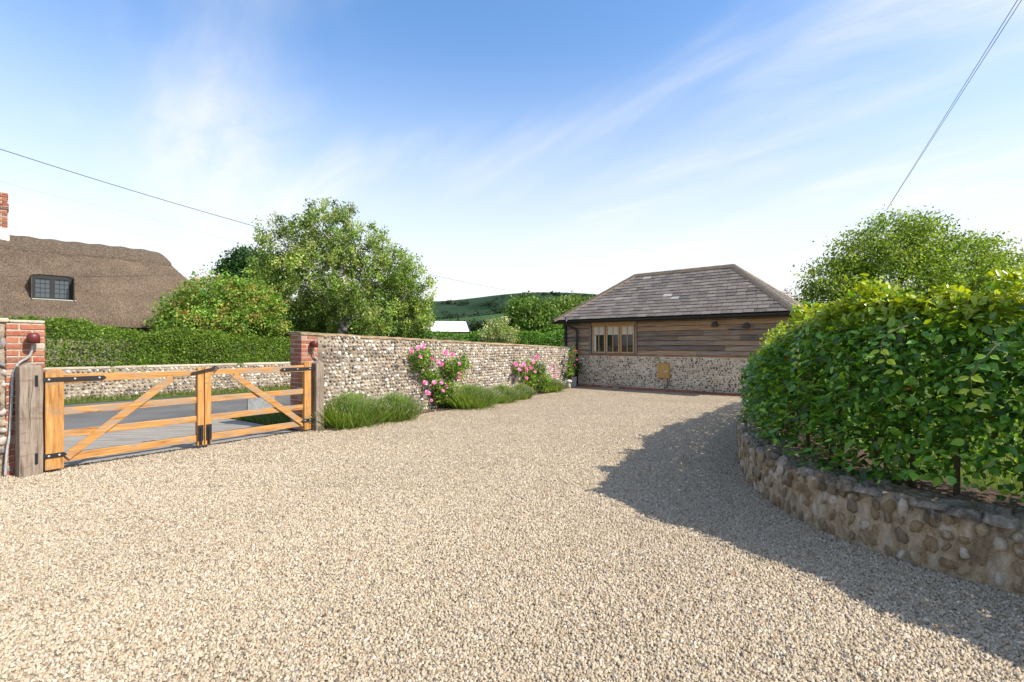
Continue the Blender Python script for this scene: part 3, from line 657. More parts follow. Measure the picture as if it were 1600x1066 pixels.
hedge_block(hg, -5, 12.0, 0, 0, .75, .78, 5200, .068, [(.105,.20,.02), (.15,.255,.028), (.08,.15,.016), (.22,.31,.04)], lambda x: 2.28 - .062 * (x + 2.0) + .07 * np.sin(x * 1.5), r_)
# verge tufts
def blades(P, h, wd, lean, pal, r, curl=.3):
    n = len(P); a = r.uniform(0, 2*np.pi, n); d = np.stack([np.cos(a), np.sin(a), np.zeros(n)], 1); s = np.stack([-np.sin(a), np.cos(a), np.zeros(n)], 1)
    ln = lean * r.uniform(.2, 1, n)[:, None]; h = h[:, None]; w_ = wd * r.uniform(.7, 1.3, n)[:, None]
    up = np.array([0, 0, 1.0]); m_ = P + up * h * .55 + d * h * ln * .35; t = P + up * h * (1 - curl * ln) + d * h * ln
    V = np.stack([P - s*w_, P + s*w_, m_ + s*w_*.8, m_ - s*w_*.8, t], 1).reshape(-1, 3); i = (np.arange(n) * 5)[:, None]
    F = [np.concatenate([i + np.array([[0,1,2,3]])]), np.concatenate([i + np.array([[3,2,4]])])]
    pal = np.array(pal); c = pal[r.integers(len(pal), size=n)] * r.uniform(.75, 1.25, (n, 1)); return V, F, np.repeat(c, 5, 0)
def tufts(name, poly, n, h, pal, r, z=0.0, wd=.006):
    poly = np.array(poly); lo, hi = poly.min(0), poly.max(0); P = r.uniform(lo, hi, (n * 3, 2)); P = P[pip(P, poly)][:n]
    P = np.c_[P, np.full(len(P), z)]
    V, F, c = blades(P, h * r.uniform(.4, 1.2, len(P)), wd, .7, pal, r); o = obj(name, mesh_np(name, V, F, MT['leaf'], c)); o['kind'] = 'stuff'; return o
GR = [(.07,.14,.02), (.11,.18,.03), (.19,.20,.06), (.06,.11,.02)]
tg = tufts('grass_tufts', [on_n(ap1 + UR * -.35, 11.0), on_n(ap1 + UR * 5, 11.0), tuple((C_WALL + UW * 4 - Vector((.4,-.25,0))).xy), tuple((C_WALL + Vector((-.35, .25, 0))).xy)], 9000, .14, GR, r_)
tag(tg, 'rough green grass on the verge behind the right gate', 'grass')
tg = tufts('grass_tufts', [rp(-6, 16.7), rp(14, 16.7), rp(14, 18.15), rp(-6, 18.15)], 9000, .13, [(.15,.17,.045), (.22,.20,.07), (.09,.14,.03)], r_, wd=.01); tag(tg, 'dry grass verge along the foot of the roadside wall', 'grass')

# ------------------------------------------------------------------ thatched cottage
co = empty('thatched_cottage', Vector(rp(0, 23.0) + (0,)), A_R); tag(co, 'thatched cottage with small leaded window in its brown roof', 'cottage')
S_ = 2.8; ZE = 2.5; RISE = 3.1
re = Vector((-15.7, 21.4, 0)) - Vector(rp(0, 0) + (0,)); XR = re.dot(UR)        # ridge end along the road
X0 = XR - 13; X1 = XR + 2.3
wx = Vector((-.951 * 17.4, 17.4, 0)).dot(UR)                                     # window centre
def smin(a, b, k=.14): h = np.clip(.5 + .5 * (b - a) / k, 0, 1); return b * (1 - h) + a * h - k * h * (1 - h)
def roof_h(x, y):
    f = smin(y / S_, (2 * S_ - y) / S_); f = smin(f, (X1 - x) / 2.3 + 0 * y); f = smin(f, np.full_like(f, 1.0) + 0 * f, .05)
    z = ZE + RISE * f
    e = np.clip(1 - np.abs(x - wx) / 1.05, 0, 1); e = e * e * (3 - 2 * e); e = np.clip(e * 1.6, 0, 1)
    brow = 3.98 + .12 * (y - .9)
    return np.where((y > .88) & (brow > z), z + (brow - z) * e, z) + .025 * np.sin(x * 1.3) * np.sin(y * 2)
nx, ny = 150, 56
ys = np.concatenate([np.linspace(-.02, .88, 14), np.linspace(.9, 1.9, 16), np.linspace(2.0, 2 * S_ + .02, 26)])
X, Y = np.meshgrid(np.linspace(X0, X1 + .02, nx), ys); Z = roof_h(X, Y)
V = np.stack([X, Y, Z], -1).reshape(-1, 3); i = np.arange(nx * ny).reshape(ny, nx)
Fq = np.stack([i[:-1, :-1], i[:-1, 1:], i[1:, 1:], i[1:, :-1]], -1).reshape(-1, 4); cen = V[Fq].mean(1)
keep = ~((np.abs(cen[:, 0] - wx) < .54) & (cen[:, 1] > .50) & (cen[:, 1] < .905)); Fq = Fq[keep]
rim = np.concatenate([i[0, :], i[1:, -1], i[-1, -2::-1], i[-2:0:-1, 0]]); Vb = V[rim] + np.array([0, 0, -.32]); nb = len(V)
Fs = np.array([(rim[k], nb + k, nb + (k+1) % len(rim), rim[(k+1) % len(rim)]) for k in range(len(rim))])
Vu = np.array([(X0, .0, ZE - .3), (X1, .0, ZE - .3), (X1, 2*S_, ZE - .3), (X0, 2*S_, ZE - .3)]); nu = nb + len(Vb)
roof = obj('thatch_roof', mesh_np('thatch_roof', np.concatenate([V, Vb, Vu]), [Fq, Fs, np.array([(nu, nu+3, nu+2, nu+1)])], MT['thatch'], smooth=True), co)
# ridge cap
Xc, Yc = np.meshgrid(np.linspace(X0, XR + .35, 120), np.linspace(S_ - .62, S_ + .62, 12)); Zc = roof_h(Xc, Yc) + .11 + .02 * np.sin(Xc * 9)
Vc = np.stack([Xc, Yc, Zc], -1); Vc[0, :, 1] += .06 * np.abs(np.sin(Xc[0] * 3.2)); lo = Vc.copy(); lo[..., 2] -= .13
ii = np.arange(120 * 12).reshape(12, 120); q = lambda a: np.stack([a[:-1, :-1], a[:-1, 1:], a[1:, 1:], a[1:, :-1]], -1).reshape(-1, 4)
nn = 120 * 12; edge = np.stack([ii[0, :-1], nn + ii[0, :-1], nn + ii[0, 1:], ii[0, 1:]], -1); edge2 = np.stack([ii[:-1, -1], nn + ii[:-1, -1], nn + ii[1:, -1], ii[1:, -1]], -1)
m = M('thatch_ridge', .95, .1); v = m.coord('Object', (3, 9, 9)); m.color(m.ramp(m.noise(v, 5, 6, .7, .5), [(.35, (.05,.037,.028)), (.52, (.15,.115,.085)), (.68, (.33,.27,.21))])); m.bump(m.noise(v, 6, 5), 1, .08); MT['thatch_ridge'] = m.m
obj('ridge_cap', mesh_np('ridge_cap', np.concatenate([Vc.reshape(-1, 3), lo.reshape(-1, 3)]), [q(ii), edge, edge2], MT['thatch_ridge'], smooth=False), roof)
MB().box(X0 + .3, X1 - .5, .45, 2*S_ - .45, 0, ZE - .02).build('wall', MT['cottage_wall'], co)
wn = MB(); wy = .93
wn.box(wx-.54, wx+.54, wy, wy+.08, 3.12, 3.20).box(wx-.54, wx+.54, wy, wy+.08, 3.86, 3.99).box(wx-.54, wx-.44, wy+.002, wy+.078, 3.2, 3.86).box(wx+.44, wx+.54, wy+.002, wy+.078, 3.2, 3.86).box(wx-.06, wx+.06, wy+.002, wy+.078, 3.2, 3.86)
wn = wn.build('window', MT['dark_frame'], co)
for a, b in ((-.44, -.06), (.06, .44)):
    pn_ = MB().box(wx+a, wx+b, wy+.05, wy+.06, 3.2, 3.86).build('pane', MT['sky_glass'], wn)
    g = MB()
    for k in (1, 2): g.box(wx+a+(b-a)*k/3-.008, wx+a+(b-a)*k/3+.008, wy+.04, wy+.049, 3.2, 3.86)
    for k in (1, 2, 3): g.box(wx+a, wx+b, wy+.036, wy+.0395, 3.2+.66*k/4-.008, 3.2+.66*k/4+.008)
    g.build('glazing_bars', MT['dark_frame'], wn)
MB().box(wx-.60, wx+.60, .52, wy+.02, 3.07, 3.118).build('sill', MT['sill_green'], wn)
ck = MB().box(wx-.56, wx-.542, .45, 1.4, 2.9, 3.95).box(wx+.542, wx+.56, .45, 1.4, 2.9, 3.95).box(wx-.54, wx+.54, 1.2, 1.22, 3.0, 3.95); ck.build('window_cheeks', MT['thatch'], roof)
# chimney
chx = Vector((-1.07 * 17.9, 17.9, 0)).dot(UR); ch = empty('chimney_stack', Vector(rp(chx, 23.0 + S_) + (0,)), A_R)
ch.parent = co; ch.location = (chx, S_, 0); ch.rotation_euler = (0, 0, 0); ch.name = 'chimney'
MB().box(-.36, .36, -.36, .36, 5.0, 5.75).build('flashing', MT['lead_white'], ch)
MB().box(-.30, .30, -.30, .30, 5.70, 7.05).build('shaft', MT['mortar_pale'], ch)
z = 5.755; k = 0
while z < 7.0:
    pr_ = .03 if 6.42 < z < 6.62 else (.015 if z > 6.85 else 0); a = .31 + pr_
    segs = [(-a, -a*.05), (a*.05, a)] if k % 2 else [(-a, -a*.52), (-a*.46, a*.46), (a*.52, a)]
    for sa, sb in segs:
        brick(ch, ((sa+sb)/2, -a + .05, z + .0325), (sb - sa - .01, .11, .065)); brick(ch, (a - .05, (sa+sb)/2, z + .0325), (sb - sa - .01, .11, .065), R(90))
    z += .0755; k += 1

# ------------------------------------------------------------------ timber outbuilding
ob = empty('outbuilding', B0, A_B); tag(ob, 'weatherboarded outbuilding on a flint plinth under a hipped slate roof', 'outbuilding')
LW, DW, OV = 7.45, 3.9, .30; EZ, RZ = 2.42, 4.18; ZP = 1.12
pz = MB().box(.02, LW - .02, .02, DW, -.05, ZP).build('plinth', MT['mortar_light'], ob)
lay_flints(pz, face_spots(.05, LW - .1, lambda x: ZP, .068, .085, y=.02, r=random.Random(31)), PD, 'dark', MT['flint'], 0, lambda s: s[0].translation.x)
sc_ = MB().box(0, LW, -.012, .05, ZP + .002, ZP + .03).build('string_course', MT['mortar_brown'], ob)
x = .0
while x < LW - .1: brick(sc_, (x + .1, .03, ZP + .034), (.205, .105, .03)); x += .215
core = MB()
core.box(.04, LW - .04, .10, DW, ZP + .05, EZ - .02).build('wall_frame', MT['dark_frame'], ob)  # near-black colour shows between boards, standing in for their shadow lines
clad = MB().box(.0, .09, -.02, .10, ZP + .05, EZ - .02).build('cladding', MT['dark_frame'], ob)    # corner post
WX0, WX1, WZ0, WZ1 = 1.17, 2.84, 1.20, 2.28
z = ZP + .052; k = 0
def plank(xa, xb, z, h):
    n = max(3, int((xb - xa) / .35)); V = []; yo = rnd.uniform(.002, .032)
    for i in range(n + 1):
        x = xa + (xb - xa) * i / n; zb = z - .002 + rnd.uniform(-.008, .008)
        V += [(x, yo, zb), (x, .068, zb), (x, .085, z + h), (x, .066, z + h)]
    F = [(i*4+q, i*4+(q+1) % 4, (i+1)*4+(q+1) % 4, (i+1)*4+q) for i in range(n) for q in range(4)] + [(3,2,1,0), tuple(n*4+q for q in range(4))]
    me = mesh_np('plank', V, F, MT['weatherboard']); obj('plank', me, clad)
while z < EZ - .05:
    h = .147; segs = [(.092, LW)]
    if z + h > WZ0 - .02 and z < WZ1: segs = [(.092, WX0 - .10), (WX1 + .10, LW)]
    for a, b in segs:
        x = a
        while x < b - .01:
            e = min(b, x + rnd.uniform(1.3, 3.2)); e = b if b - e < .5 else e
            plank(x + .002, e - .002, z, h); x = e
    z += .158; k += 1
# window
wn = MB()
wn.box(WX0-.10, WX0-.02, .005, .12, ZP+.06, WZ1+.06).box(WX1+.02, WX1+.10, .005, .12, ZP+.06, WZ1+.06)
wn = wn.build('window', MT['oak_grey_upright'], ob)
MB().box(WX0-.02, WX1+.02, .02, .11, WZ1-.07, WZ1+.04).build('head', MT['window_oak'], wn, bevel=.004)
MB().box(WX0-.12, WX1+.12, -.03, .12, ZP+.045, WZ0-.005).build('sill', MT['oak_grey_upright'], wn, bevel=.006)
cw = (WX1 - WX0) / 3
for k in range(3):
    a, b = WX0 + cw*k + .012, WX0 + cw*(k+1) - .012
    cs = MB().box(a, a+.055, .03, .09, WZ0, WZ1-.075).box(b-.055, b, .03, .09, WZ0, WZ1-.075).box(a+.056, b-.056, .032, .088, WZ0, WZ0+.06).box(a+.056, b-.056, .032, .088, WZ1-.135, WZ1-.075)
    cs.box((a+b)/2-.014, (a+b)/2+.014, .04, .08, WZ0+.061, WZ1-.136); cs.build('casement', MT['window_oak'], wn, bevel=.003)
    MB().box(a+.05, b-.05, .066, .072, WZ0+.05, WZ1-.13).build('pane', MT['glass'], wn)
    MB().box(a+.057, b-.057, .0605, .0635, WZ1-.42, WZ1-.137).build('blind', MT['blind'], wn)
MB().box(WX0+.07, WX0+.16, .0605, .0635, WZ0+.065, WZ1-.43).build('curtain', MT['blind'], wn)
# roof deck and slates
deck = MB(); e0, e1 = -OV, LW + OV; y0, y1 = -OV, DW + OV; hs = (y1 - y0) / 2; ym = (y0 + y1) / 2
RV = [(e0,y0,EZ), (e1,y0,EZ), (e1,y1,EZ), (e0,y1,EZ), (e0+hs,ym,RZ), (e1-hs,ym,RZ)]
deck.add([(x, y, z - .03) for x, y, z in RV] + [(e0,y0,EZ-.10),(e1,y0,EZ-.10),(e1,y1,EZ-.10),(e0,y1,EZ-.10)], [(0,1,5,4),(1,2,5),(2,3,4,5),(3,0,4),(6,7,1,0),(7,8,2,1),(8,9,3,2),(9,6,0,3),(9,8,7,6)])
roof = deck.build('roof', MT['dark_frame'], ob)
slate_mesh = {}
def slate_face(p0, p1, t0_, t1_, individual, joined=None):
    """trapezoid: eave p0->p1, top t0->t1"""
    p0, p1, t0_, t1_ = map(Vector, (p0, p1, t0_, t1_)); ea = (p1 - p0).normalized(); nrm = ea.cross(t0_ - p0).normalized(); eb = nrm.cross(ea)
    W_ = (p1 - p0).length; Hh = (t0_ - p0).dot(eb); l_in = (t0_ - p0).dot(ea); r_in = W_ - (t1_ - p0).dot(ea); B = Matrix((ea, eb, nrm)).transposed().to_4x4(); B.translation = p0
    ex = .19; row = 0; b = 0.0
    while b < Hh - .03:
        hb = min(ex * 1.18, Hh - b + .01); xl = l_in * b / Hh; xr = W_ - r_in * b / Hh; xl2 = l_in * min(1, (b + hb) / Hh); xr2 = W_ - r_in * min(1, (b + hb) / Hh)
        x = -.145 * (row % 2) - rnd.random() * .06
        while x < xr:
            wv = rnd.choice((.27, .29, .31)); a, c_ = x, x + wv - .013
            pts = [(max(a, xl), 0), (min(c_, xr), 0), (min(c_, xr2), hb), (max(a, xl2), hb)]
            if pts[1][0] - pts[0][0] > .03 and pts[0][0] < xr and pts[1][0] > xl:
                if pts[2][0] <= pts[3][0]: mid = min(max((pts[2][0] + pts[3][0]) / 2, xl), xr); pts[2] = (mid + .004, hb); pts[3] = (mid - .004, hb)
                j = [rnd.uniform(-.006, .006) for _ in range(2)]; lift = .026 + rnd.uniform(-.004, .006)
                full = abs(pts[0][0] - a) < 1e-6 and abs(pts[1][0] - c_) < 1e-6 and abs(pts[2][0] - c_) < 1e-6 and abs(pts[3][0] - a) < 1e-6
                def mk(ox):
                    P = [(q[0] - ox, q[1] + (j[i] if i < 2 else 0), lift if q[1] == 0 else .006) for i, q in enumerate(pts)]
                    return P + [(q[0], q[1], q[2] - .011) for q in P]
                FF = [(0,1,2,3), (7,6,5,4), (0,4,5,1), (1,5,6,2), (2,6,7,3), (3,7,4,0)]
                if individual:
                    key = (wv, round(hb, 3), rnd.randrange(4)) if full else None
                    if key is None or key not in slate_mesh:
                        me = mesh_np('slate', mk(a), FF, MT['slate'])
                        if key: slate_mesh[key] = me
                    else: me = slate_mesh[key]
                    o = obj('slate', me, roof); o.matrix_local = B @ Matrix.Translation((a, b, 0)) @ Matrix.Rotation(rnd.uniform(-.008, .008), 4, 'Z')
                else:
                    joined.add([B @ (Vector(q) + Vector((0, b, 0))) for q in mk(0)], FF)
            x += wv
        b += ex; row += 1
slate_face(RV[0], RV[1], RV[4], RV[5], True)
js = MB(); slate_face(RV[1], RV[2], RV[5], RV[5], False, js); slate_face(RV[2], RV[3], RV[5], RV[4], False, js); slate_face(RV[3], RV[0], RV[4], RV[4], False, js)
js.build('side_slates', MT['slate'], roof, kind='stuff')
def cap_run(a, b, n, wdt, name, drop):
    a, b = Vector(a), Vector(b); d = (b - a) / n; dn = d.normalized(); sd = dn.cross(Vector((0, 0, 1))).normalized(); up = sd.cross(dn).normalized()
    for k in range(n):
        s = a + d * k + dn * .004; e = a + d * (k + 1) - dn * .004; V = []
        for p, l in ((s, .0), (e, .006)):
            for q, h in ((-wdt, -drop), (-wdt * .5, -drop * .35), (0, .0), (wdt * .5, -drop * .35), (wdt, -drop)):
                V += [p + sd * q + up * (h + .045 + l), p + sd * q + up * (h + .02 + l)]
        F = []
        for q in range(4):
            i0 = q * 2; F += [(i0, i0+2, 12+i0-2+2 - 0, 10+i0)] if False else [(i0, 10+i0, 12+i0, i0+2), (i0+1, i0+3, 13+i0, 11+i0)]
        F += [(0, 1, 11, 10), (8, 18, 19, 9), (0, 2, 3, 1), (2, 4, 5, 3), (4, 6, 7, 5), (6, 8, 9, 7), (10, 11, 13, 12), (12, 13, 15, 14), (14, 15, 17, 16), (16, 17, 19, 18)]
        me = mesh_np(name, V, F, MT['hip_tile']); obj(name, me, roof)
    mo = MB()
    for q in (-1, 1): mo.tube([a + sd * wdt * q * .99 + up * (.028 - drop), b + sd * wdt * q * .99 + up * (.028 - drop)], .013, 6)
    mo.build('bedding_mortar', MT['hip_mortar'], roof)
cap_run(RV[4], RV[5], 8, .13, 'ridge_tile', .09)
for q, k in ((0, 4), (3, 4), (1, 5), (2, 5)): cap_run(RV[q], RV[k], 8, .14, 'hip_tile', .075)
# gutter, downpipe
gt = MB(); n = 8; V = []
for x in (e0 - .03, e1 + .03):
    for k in range(n + 1): a = math.pi + math.pi * k / n; V.append((x, y0 - .045 + .055 * math.cos(a), EZ - .045 + .055 * math.sin(a)))
gt.add(V, [(k, k + 1, n + 2 + k, n + 1 + k) for k in range(n)] + [tuple(range(n + 1)), tuple(range(2*n + 1, n, -1))]); gt.build('gutter', MT['black_plastic'], ob)
MB().box(e0, e1, y0 + .015, y0 + .04, EZ - .13, EZ - .032).build('fascia', MT['dark_frame'], ob)
dp = MB().tube([(.30, y0 - .045, EZ + .08), (.30, y0 - .045, EZ - .13), (.33, y0 - .02, EZ - .19), (.50, -.12, EZ - .30), (.58, -.06, EZ - .36), (.59, -.055, EZ - .45), (.59, -.055, .0)], .042, 10)
dp.build('downpipe', MT['black_plastic'], ob, smooth=True)
# brick edging in front of the plinth
ed = empty('brick_edging', B0, A_B); tag(ed, 'row of red bricks edging the gravel at the foot of the outbuilding', 'edging')
x = .75
while x < 8.6:
    brick(ed, (x, -.19, .018 + rnd.uniform(-.004, .004)), (.205, .102, .06), rnd.uniform(-.02, .02)); brick(ed, (x, -.075, .03 + rnd.uniform(-.004, .004)), (.205, .102, .065), rnd.uniform(-.02, .02)); x += .216
# meter box and wall lights
mbx = empty('meter_box', F_B @ Vector((0,0,0)) if False else frame(B0, A_B) @ Vector((3.9, 0, .66)), A_B); tag(mbx, 'small slatted wooden box on the flint plinth with a black cable below', 'meter box')
MB().box(-.19, .19, -.10, .02, -.25, .25).build('case', MT['box_wood'], mbx, bevel=.004)
for k in range(5): MB().box(-.185 + k*.075, -.117 + k*.075, -.116, -.101, -.245, .245).build('slat', MT['box_wood'], mbx, bevel=.003)
MB().box(.04, .16, -.124, -.117, -.03, -.005).build('label_plate', MT['lead_white'], mbx)
MB().tube([(.13, -.05, -.24), (.13, -.055, -.42), (.08, -.06, -.54), (-.02, -.06, -.63)], .012, 6).build('cable', MT['black_plastic'], mbx, smooth=True)
FB = frame(B0, A_B)
for (t_, z_, lb) in ((5.5, 2.12, 'small black wall light on the boards, nearer the window'), (6.4, 2.06, 'small black wall light on the boards beside the beech hedge')):
    wl = empty('wall_light', FB @ Vector((t_, .03, z_)), A_B); tag(wl, lb, 'light', 'black wall lights on the boards')
    MB().box(-.045, .045, -.03, .03, -.05, .09).build('back_box', MT['black_iron'], wl, bevel=.006)
    MB().prism([(-.10, -.06), (.10, -.06), (.05, .07), (-.05, .07)], -.13, -.031).build('shade', MT['black_iron'], wl, bevel=.006)

nl = 260; rr_ = np.random.default_rng(41); d_ = rr_.uniform(2.1, 13, nl); P = np.c_[rr_.uniform(-1, .55, nl) * d_, d_, rr_.uniform(.010, .016, nl)]; P = P[pip(P, GP)]
D = rr_.normal(size=(len(P), 3)); D[:, 2] *= .15; V, F, k = leaves(P, D, rr_.uniform(.018, .04, len(P)), .55, .15, rr_)
c = np.array([(.20,.09,.035), (.30,.16,.05), (.10,.06,.035), (.14,.13,.05)])[rr_.integers(4, size=len(P))]
fl = obj('fallen_leaves', mesh_np('fallen_leaves', V, F, MT['leaf'], np.repeat(c, k, 0))); tag(fl, 'dry brown leaves scattered over the gravel', 'leaves', kind='stuff')
# ------------------------------------------------------------------ planting along the wall
LAV = [(.16,.31,.035), (.21,.37,.05), (.12,.23,.03), (.27,.38,.09), (.34,.37,.16)]
lav = [(548,666,100,66,'largest lavender clump, next to the right gate'), (617,657,72,54,'second lavender clump from the gates, left of the pink rose'), (737,637,74,46,'lavender clump just right of the large pink rose'),
       (784,629,48,34,'middle lavender clump between the two roses'), (813,624,34,30,'small lavender clump left of the far rose'), (856,612,46,27,'lavender clump beside the metal pots')]
for x, y, wpx, hpx, lb in lav:
    d = FPX * CAMH / (y - 540.0); d += .12; p = px(x, 540, d); p.z = 0; r = np.random.default_rng(int(x)); rad = wpx / 2 * d / FPX; h = hpx * d / FPX * .75
    t = empty('lavender', p); tag(t, lb, 'lavender', 'lavender clumps along the flint wall')
    n = 3600; q = r.normal(size=(n, 2)) * rad * .30; P = np.c_[q, np.zeros(n)]
    a = np.arctan2(q[:, 1], q[:, 0]) + r.normal(size=n) * .5; rr = np.clip(np.hypot(q[:, 0], q[:, 1]) / rad, 0, 1)
    ln = np.clip(.15 + 1.0 * rr + r.normal(size=n) * .15, .05, 1.0); hh = h * (1.05 - .5 * rr) * r.uniform(.7, 1.12, n)
    dd = np.stack([np.cos(a), np.sin(a), np.zeros(n)], 1); s_ = np.stack([-np.sin(a), np.cos(a), np.zeros(n)], 1); wd = .0042 * r.uniform(.7, 1.5, n)[:, None] * (d / 9) ** .5
    up = np.array([0, 0, 1.0]); m1 = P + up * hh[:, None] * .55 + dd * (rad * ln * .46)[:, None]; t1 = P + up * (hh * (1 - .12 * ln))[:, None] + dd * (rad * ln * .78)[:, None]
    V = np.stack([P - s_*wd, P + s_*wd, m1 + s_*wd, m1 - s_*wd, t1 + s_*wd*.35, t1 - s_*wd*.35], 1).reshape(-1, 3); i = (np.arange(n) * 6)[:, None]
    F = np.concatenate([i + np.array([[0,1,2,3]]), i + np.array([[3,2,4,5]])])
    c = np.array(LAV)[r.integers(5, size=n)] * r.uniform(.75, 1.2, (n, 1))
    obj('stalks', mesh_np('stalks', V, F, MT['leaf'], np.repeat(c, 6, 0)), t, kind='stuff')
    k = int(n * .34); sel = r.choice(n, k, replace=False); V, F, kk = leaves(t1[sel], np.tile([0, 0, 1.0], (k, 1)) + dd[sel] * .5, np.full(k, .045), .28, .1, r)
    c = np.array([(.42,.44,.28), (.36,.33,.34), (.48,.50,.30)])[r.integers(3, size=k)]; obj('flower_spikes', mesh_np('flower_spikes', V, F, MT['leaf'], np.repeat(c, kk, 0)), t, kind='stuff')
# roses
def rosette(pal, seed):
    r = random.Random(seed); V, F, C = [], [], []
    for ring, (cnt, rad, tilt) in enumerate(((6, .046, .25), (5, .032, .75), (4, .018, 1.2))):
        for k in range(cnt):
            a = 2*math.pi*k/cnt + ring*.5 + r.uniform(-.15, .15); dx, dy = math.cos(a), math.sin(a); tx, ty = -dy, dx; L_ = rad * r.uniform(.9, 1.1)
            o = np.array([dx*.006, dy*.006, .006*ring]); tip = o + np.array([dx*L_*math.cos(tilt), dy*L_*math.cos(tilt), L_*math.sin(tilt) + .004])
            mid = (o + tip) / 2 + np.array([0, 0, -.006]); wv = L_ * .62; b = len(V)
            V += [o, mid + np.array([tx, ty, .15])*wv*.75, tip + np.array([tx, ty, 0])*wv*.45, tip - np.array([tx, ty, 0])*wv*.45, mid - np.array([tx, ty, -.15])*wv*.75]; F.append((b, b+1, b+2, b+3, b+4))
            c = np.array(pal[r.randrange(len(pal))]) * r.uniform(.85, 1.15); C += [c] * 5
    return mesh_np('flower', V, F, MT['petal'], np.array(C))
PINK = [rosette([(.80,.20,.46), (.86,.34,.56), (.74,.13,.36), (.90,.50,.66)], k) for k in range(5)]
RED = [rosette([(.62,.06,.14), (.74,.15,.28), (.50,.03,.07)], k + 9) for k in range(3)]
def rose(label, basepx, d, lobes, flowers, n_leaf, seed, fset, fscale):
    b = px(basepx[0], 540, d); b.z = 0; t = empty('climbing_rose', b); tag(t, label, 'rose', 'climbing roses on the flint wall'); r = np.random.default_rng(seed)
    lb = []
    for (x, y, rx, ry) in lobes: q = px(x, y, d + (x - basepx[0]) / FPX * d * 1.2); k = d / FPX; lb.append((q.x-b.x, q.y-b.y, q.z, rx*k, .17, ry*k))
    branches((0, 0, 0), Vector((lb[0][0]*.3, 0, lb[0][2]*.5)), lb, .022, MT['bark'], t, 'stems', 5, seed, .006)
    V, F, c = foliage(lb, n_leaf, 12, .055, .055, [(.12,.24,.03), (.18,.32,.04), (.07,.14,.025), (.30,.38,.05)], 0, .3, r); obj('foliage', mesh_np('foliage', V, F, MT['leaf'], c), t)
    for (x, y, s) in flowers:
        q = px(x, y, d + (x - basepx[0]) / FPX * d * 1.2); o = obj('flower', fset[r.integers(len(fset))], t, loc=(q.x-b.x + .12, q.y-b.y - .20, q.z), scale=(fscale*s,)*3)
        o.rotation_euler = Vector((.55 + r.normal()*.3, -.75 + r.normal()*.2, .35 + r.normal()*.3)).to_track_quat('Z', 'Y').to_euler()
rose('large pink climbing rose in full bloom on the flint wall between lavender clumps', (682, 640), 11.15, [(655,562,24,18), (705,580,26,20), (688,612,30,22), (672,588,14,10), (722,568,12,14)],
     [(637,548,1.2),(647,543,1.1),(655,541,1.3),(669,560,1.1),(651,557,.8),(690,551,1.2),(701,554,1.25),(684,569,1.3),(678,564,1),(711,568,1),(668,571,.8),(710,590,1.3),(712,583,1),(658,597,1.2),(672,597,1.1),(662,613,1.3),(684,597,.9),(692,603,.9),(686,609,.8),(706,613,1.2),(668,624,.7)], 460, 3, PINK, 1.0)
rose('smaller pink climbing rose towards the far end of the flint wall', (835, 620), 14.7, [(812,575,14,14), (836,578,16,18), (845,596,18,18), (826,596,14,12)],
     [(799,569,1.2),(807,571,1),(812,569,1.1),(805,577,1),(815,577,1.4),(823,574,1),(826,565,1.1),(832,558,1.2),(854,575,1.2),(816,590,1),(860,587,.9),(862,580,.8),(829,580,.9)], 330, 4, PINK, 1.15)
rose('dark red rose in the shaded corner by the downpipe', (893, 606), 16.75, [(893,553,6,12), (891,575,6,14)], [(893,548,1),(889,556,1),(895,562,.9),(891,570,.8)], 40, 6, RED, .8)
# pots
def pot(p, rad, h, label, leafn, lobe_h, lobe_r, pal, seed):
    t = empty('metal_pot', p); tag(t, label, 'pot', 'galvanised pots in the corner')
    MB().lathe([(.0001, 0), (rad*.82, 0), (rad*.86, .01), (rad*.98, h-.02), (rad*1.05, h-.01), (rad*1.05, h), (rad*.97, h), (rad*.95, h-.04), (.0001, h-.05)], n=24).build('tub', MT['zinc'], t, smooth=True)
    MB().lathe([(.0001, h-.045), (rad*.94, h-.04)], n=18).build('soil', MT['soil'], t)
    for s in (-1, 1): MB().tube([(s*rad*.98, -.04, h*.72), (s*(rad+.035), 0, h*.66), (s*rad*.98, .04, h*.72)], .006, 6).build('handle', MT['zinc'], t)
    r = np.random.default_rng(seed); pl_ = empty('potted_plant', Vector(p) + Vector((0, 0, h - .05)))
    lb = [(0, 0, lobe_h*.5, lobe_r, lobe_r, lobe_h*.55), (lobe_r*.4, -.02, lobe_h*.75, lobe_r*.6, lobe_r*.6, lobe_h*.35)]
    branches((0, 0, 0), (0, 0, lobe_h*.4), lb, .012, MT['bark'], pl_, 'stems', 5, seed, .004)
    V, F, c = foliage(lb, leafn, 10, .05, .07, pal, 0, .2, r); obj('foliage', mesh_np('foliage', V, F, MT['leaf'], c), pl_); return pl_
p1 = px(881, 605.5); p2 = px(896, 604.5)
tag(pot((p1.x, p1.y, 0), .115, .32, 'small sunlit galvanised pot beside the last lavender clump', 40, .28, .17, [(.13,.22,.04), (.18,.27,.05), (.08,.15,.03)], 3), 'bright green leafy plant in the small sunlit pot', 'plant', 'plants in the corner pots')
tag(pot((p2.x - .02, p2.y, 0), .14, .36, 'larger galvanised pot in the shade next to the downpipe', 80, .55, .30, [(.05,.12,.025), (.08,.16,.03), (.04,.09,.02)], 4), 'tall dark green plant in the shaded pot by the downpipe', 'plant', 'plants in the corner pots')
ps = px(888.5, 606.5); st = empty('staddle_stone', (ps.x, ps.y - .1, 0)); tag(st, 'little pale stone mushroom ornament between the two pots', 'ornament')
MB().lathe([(.0001, 0), (.07, 0), (.045, .2), (.04, .22)], n=14).build('stem', MT['pale_stone'], st, smooth=True)
MB().lathe([(.04, .215), (.10, .22), (.105, .25), (.07, .29), (.0001, .305)], n=16).build('cap', MT['pale_stone'], st, smooth=True)

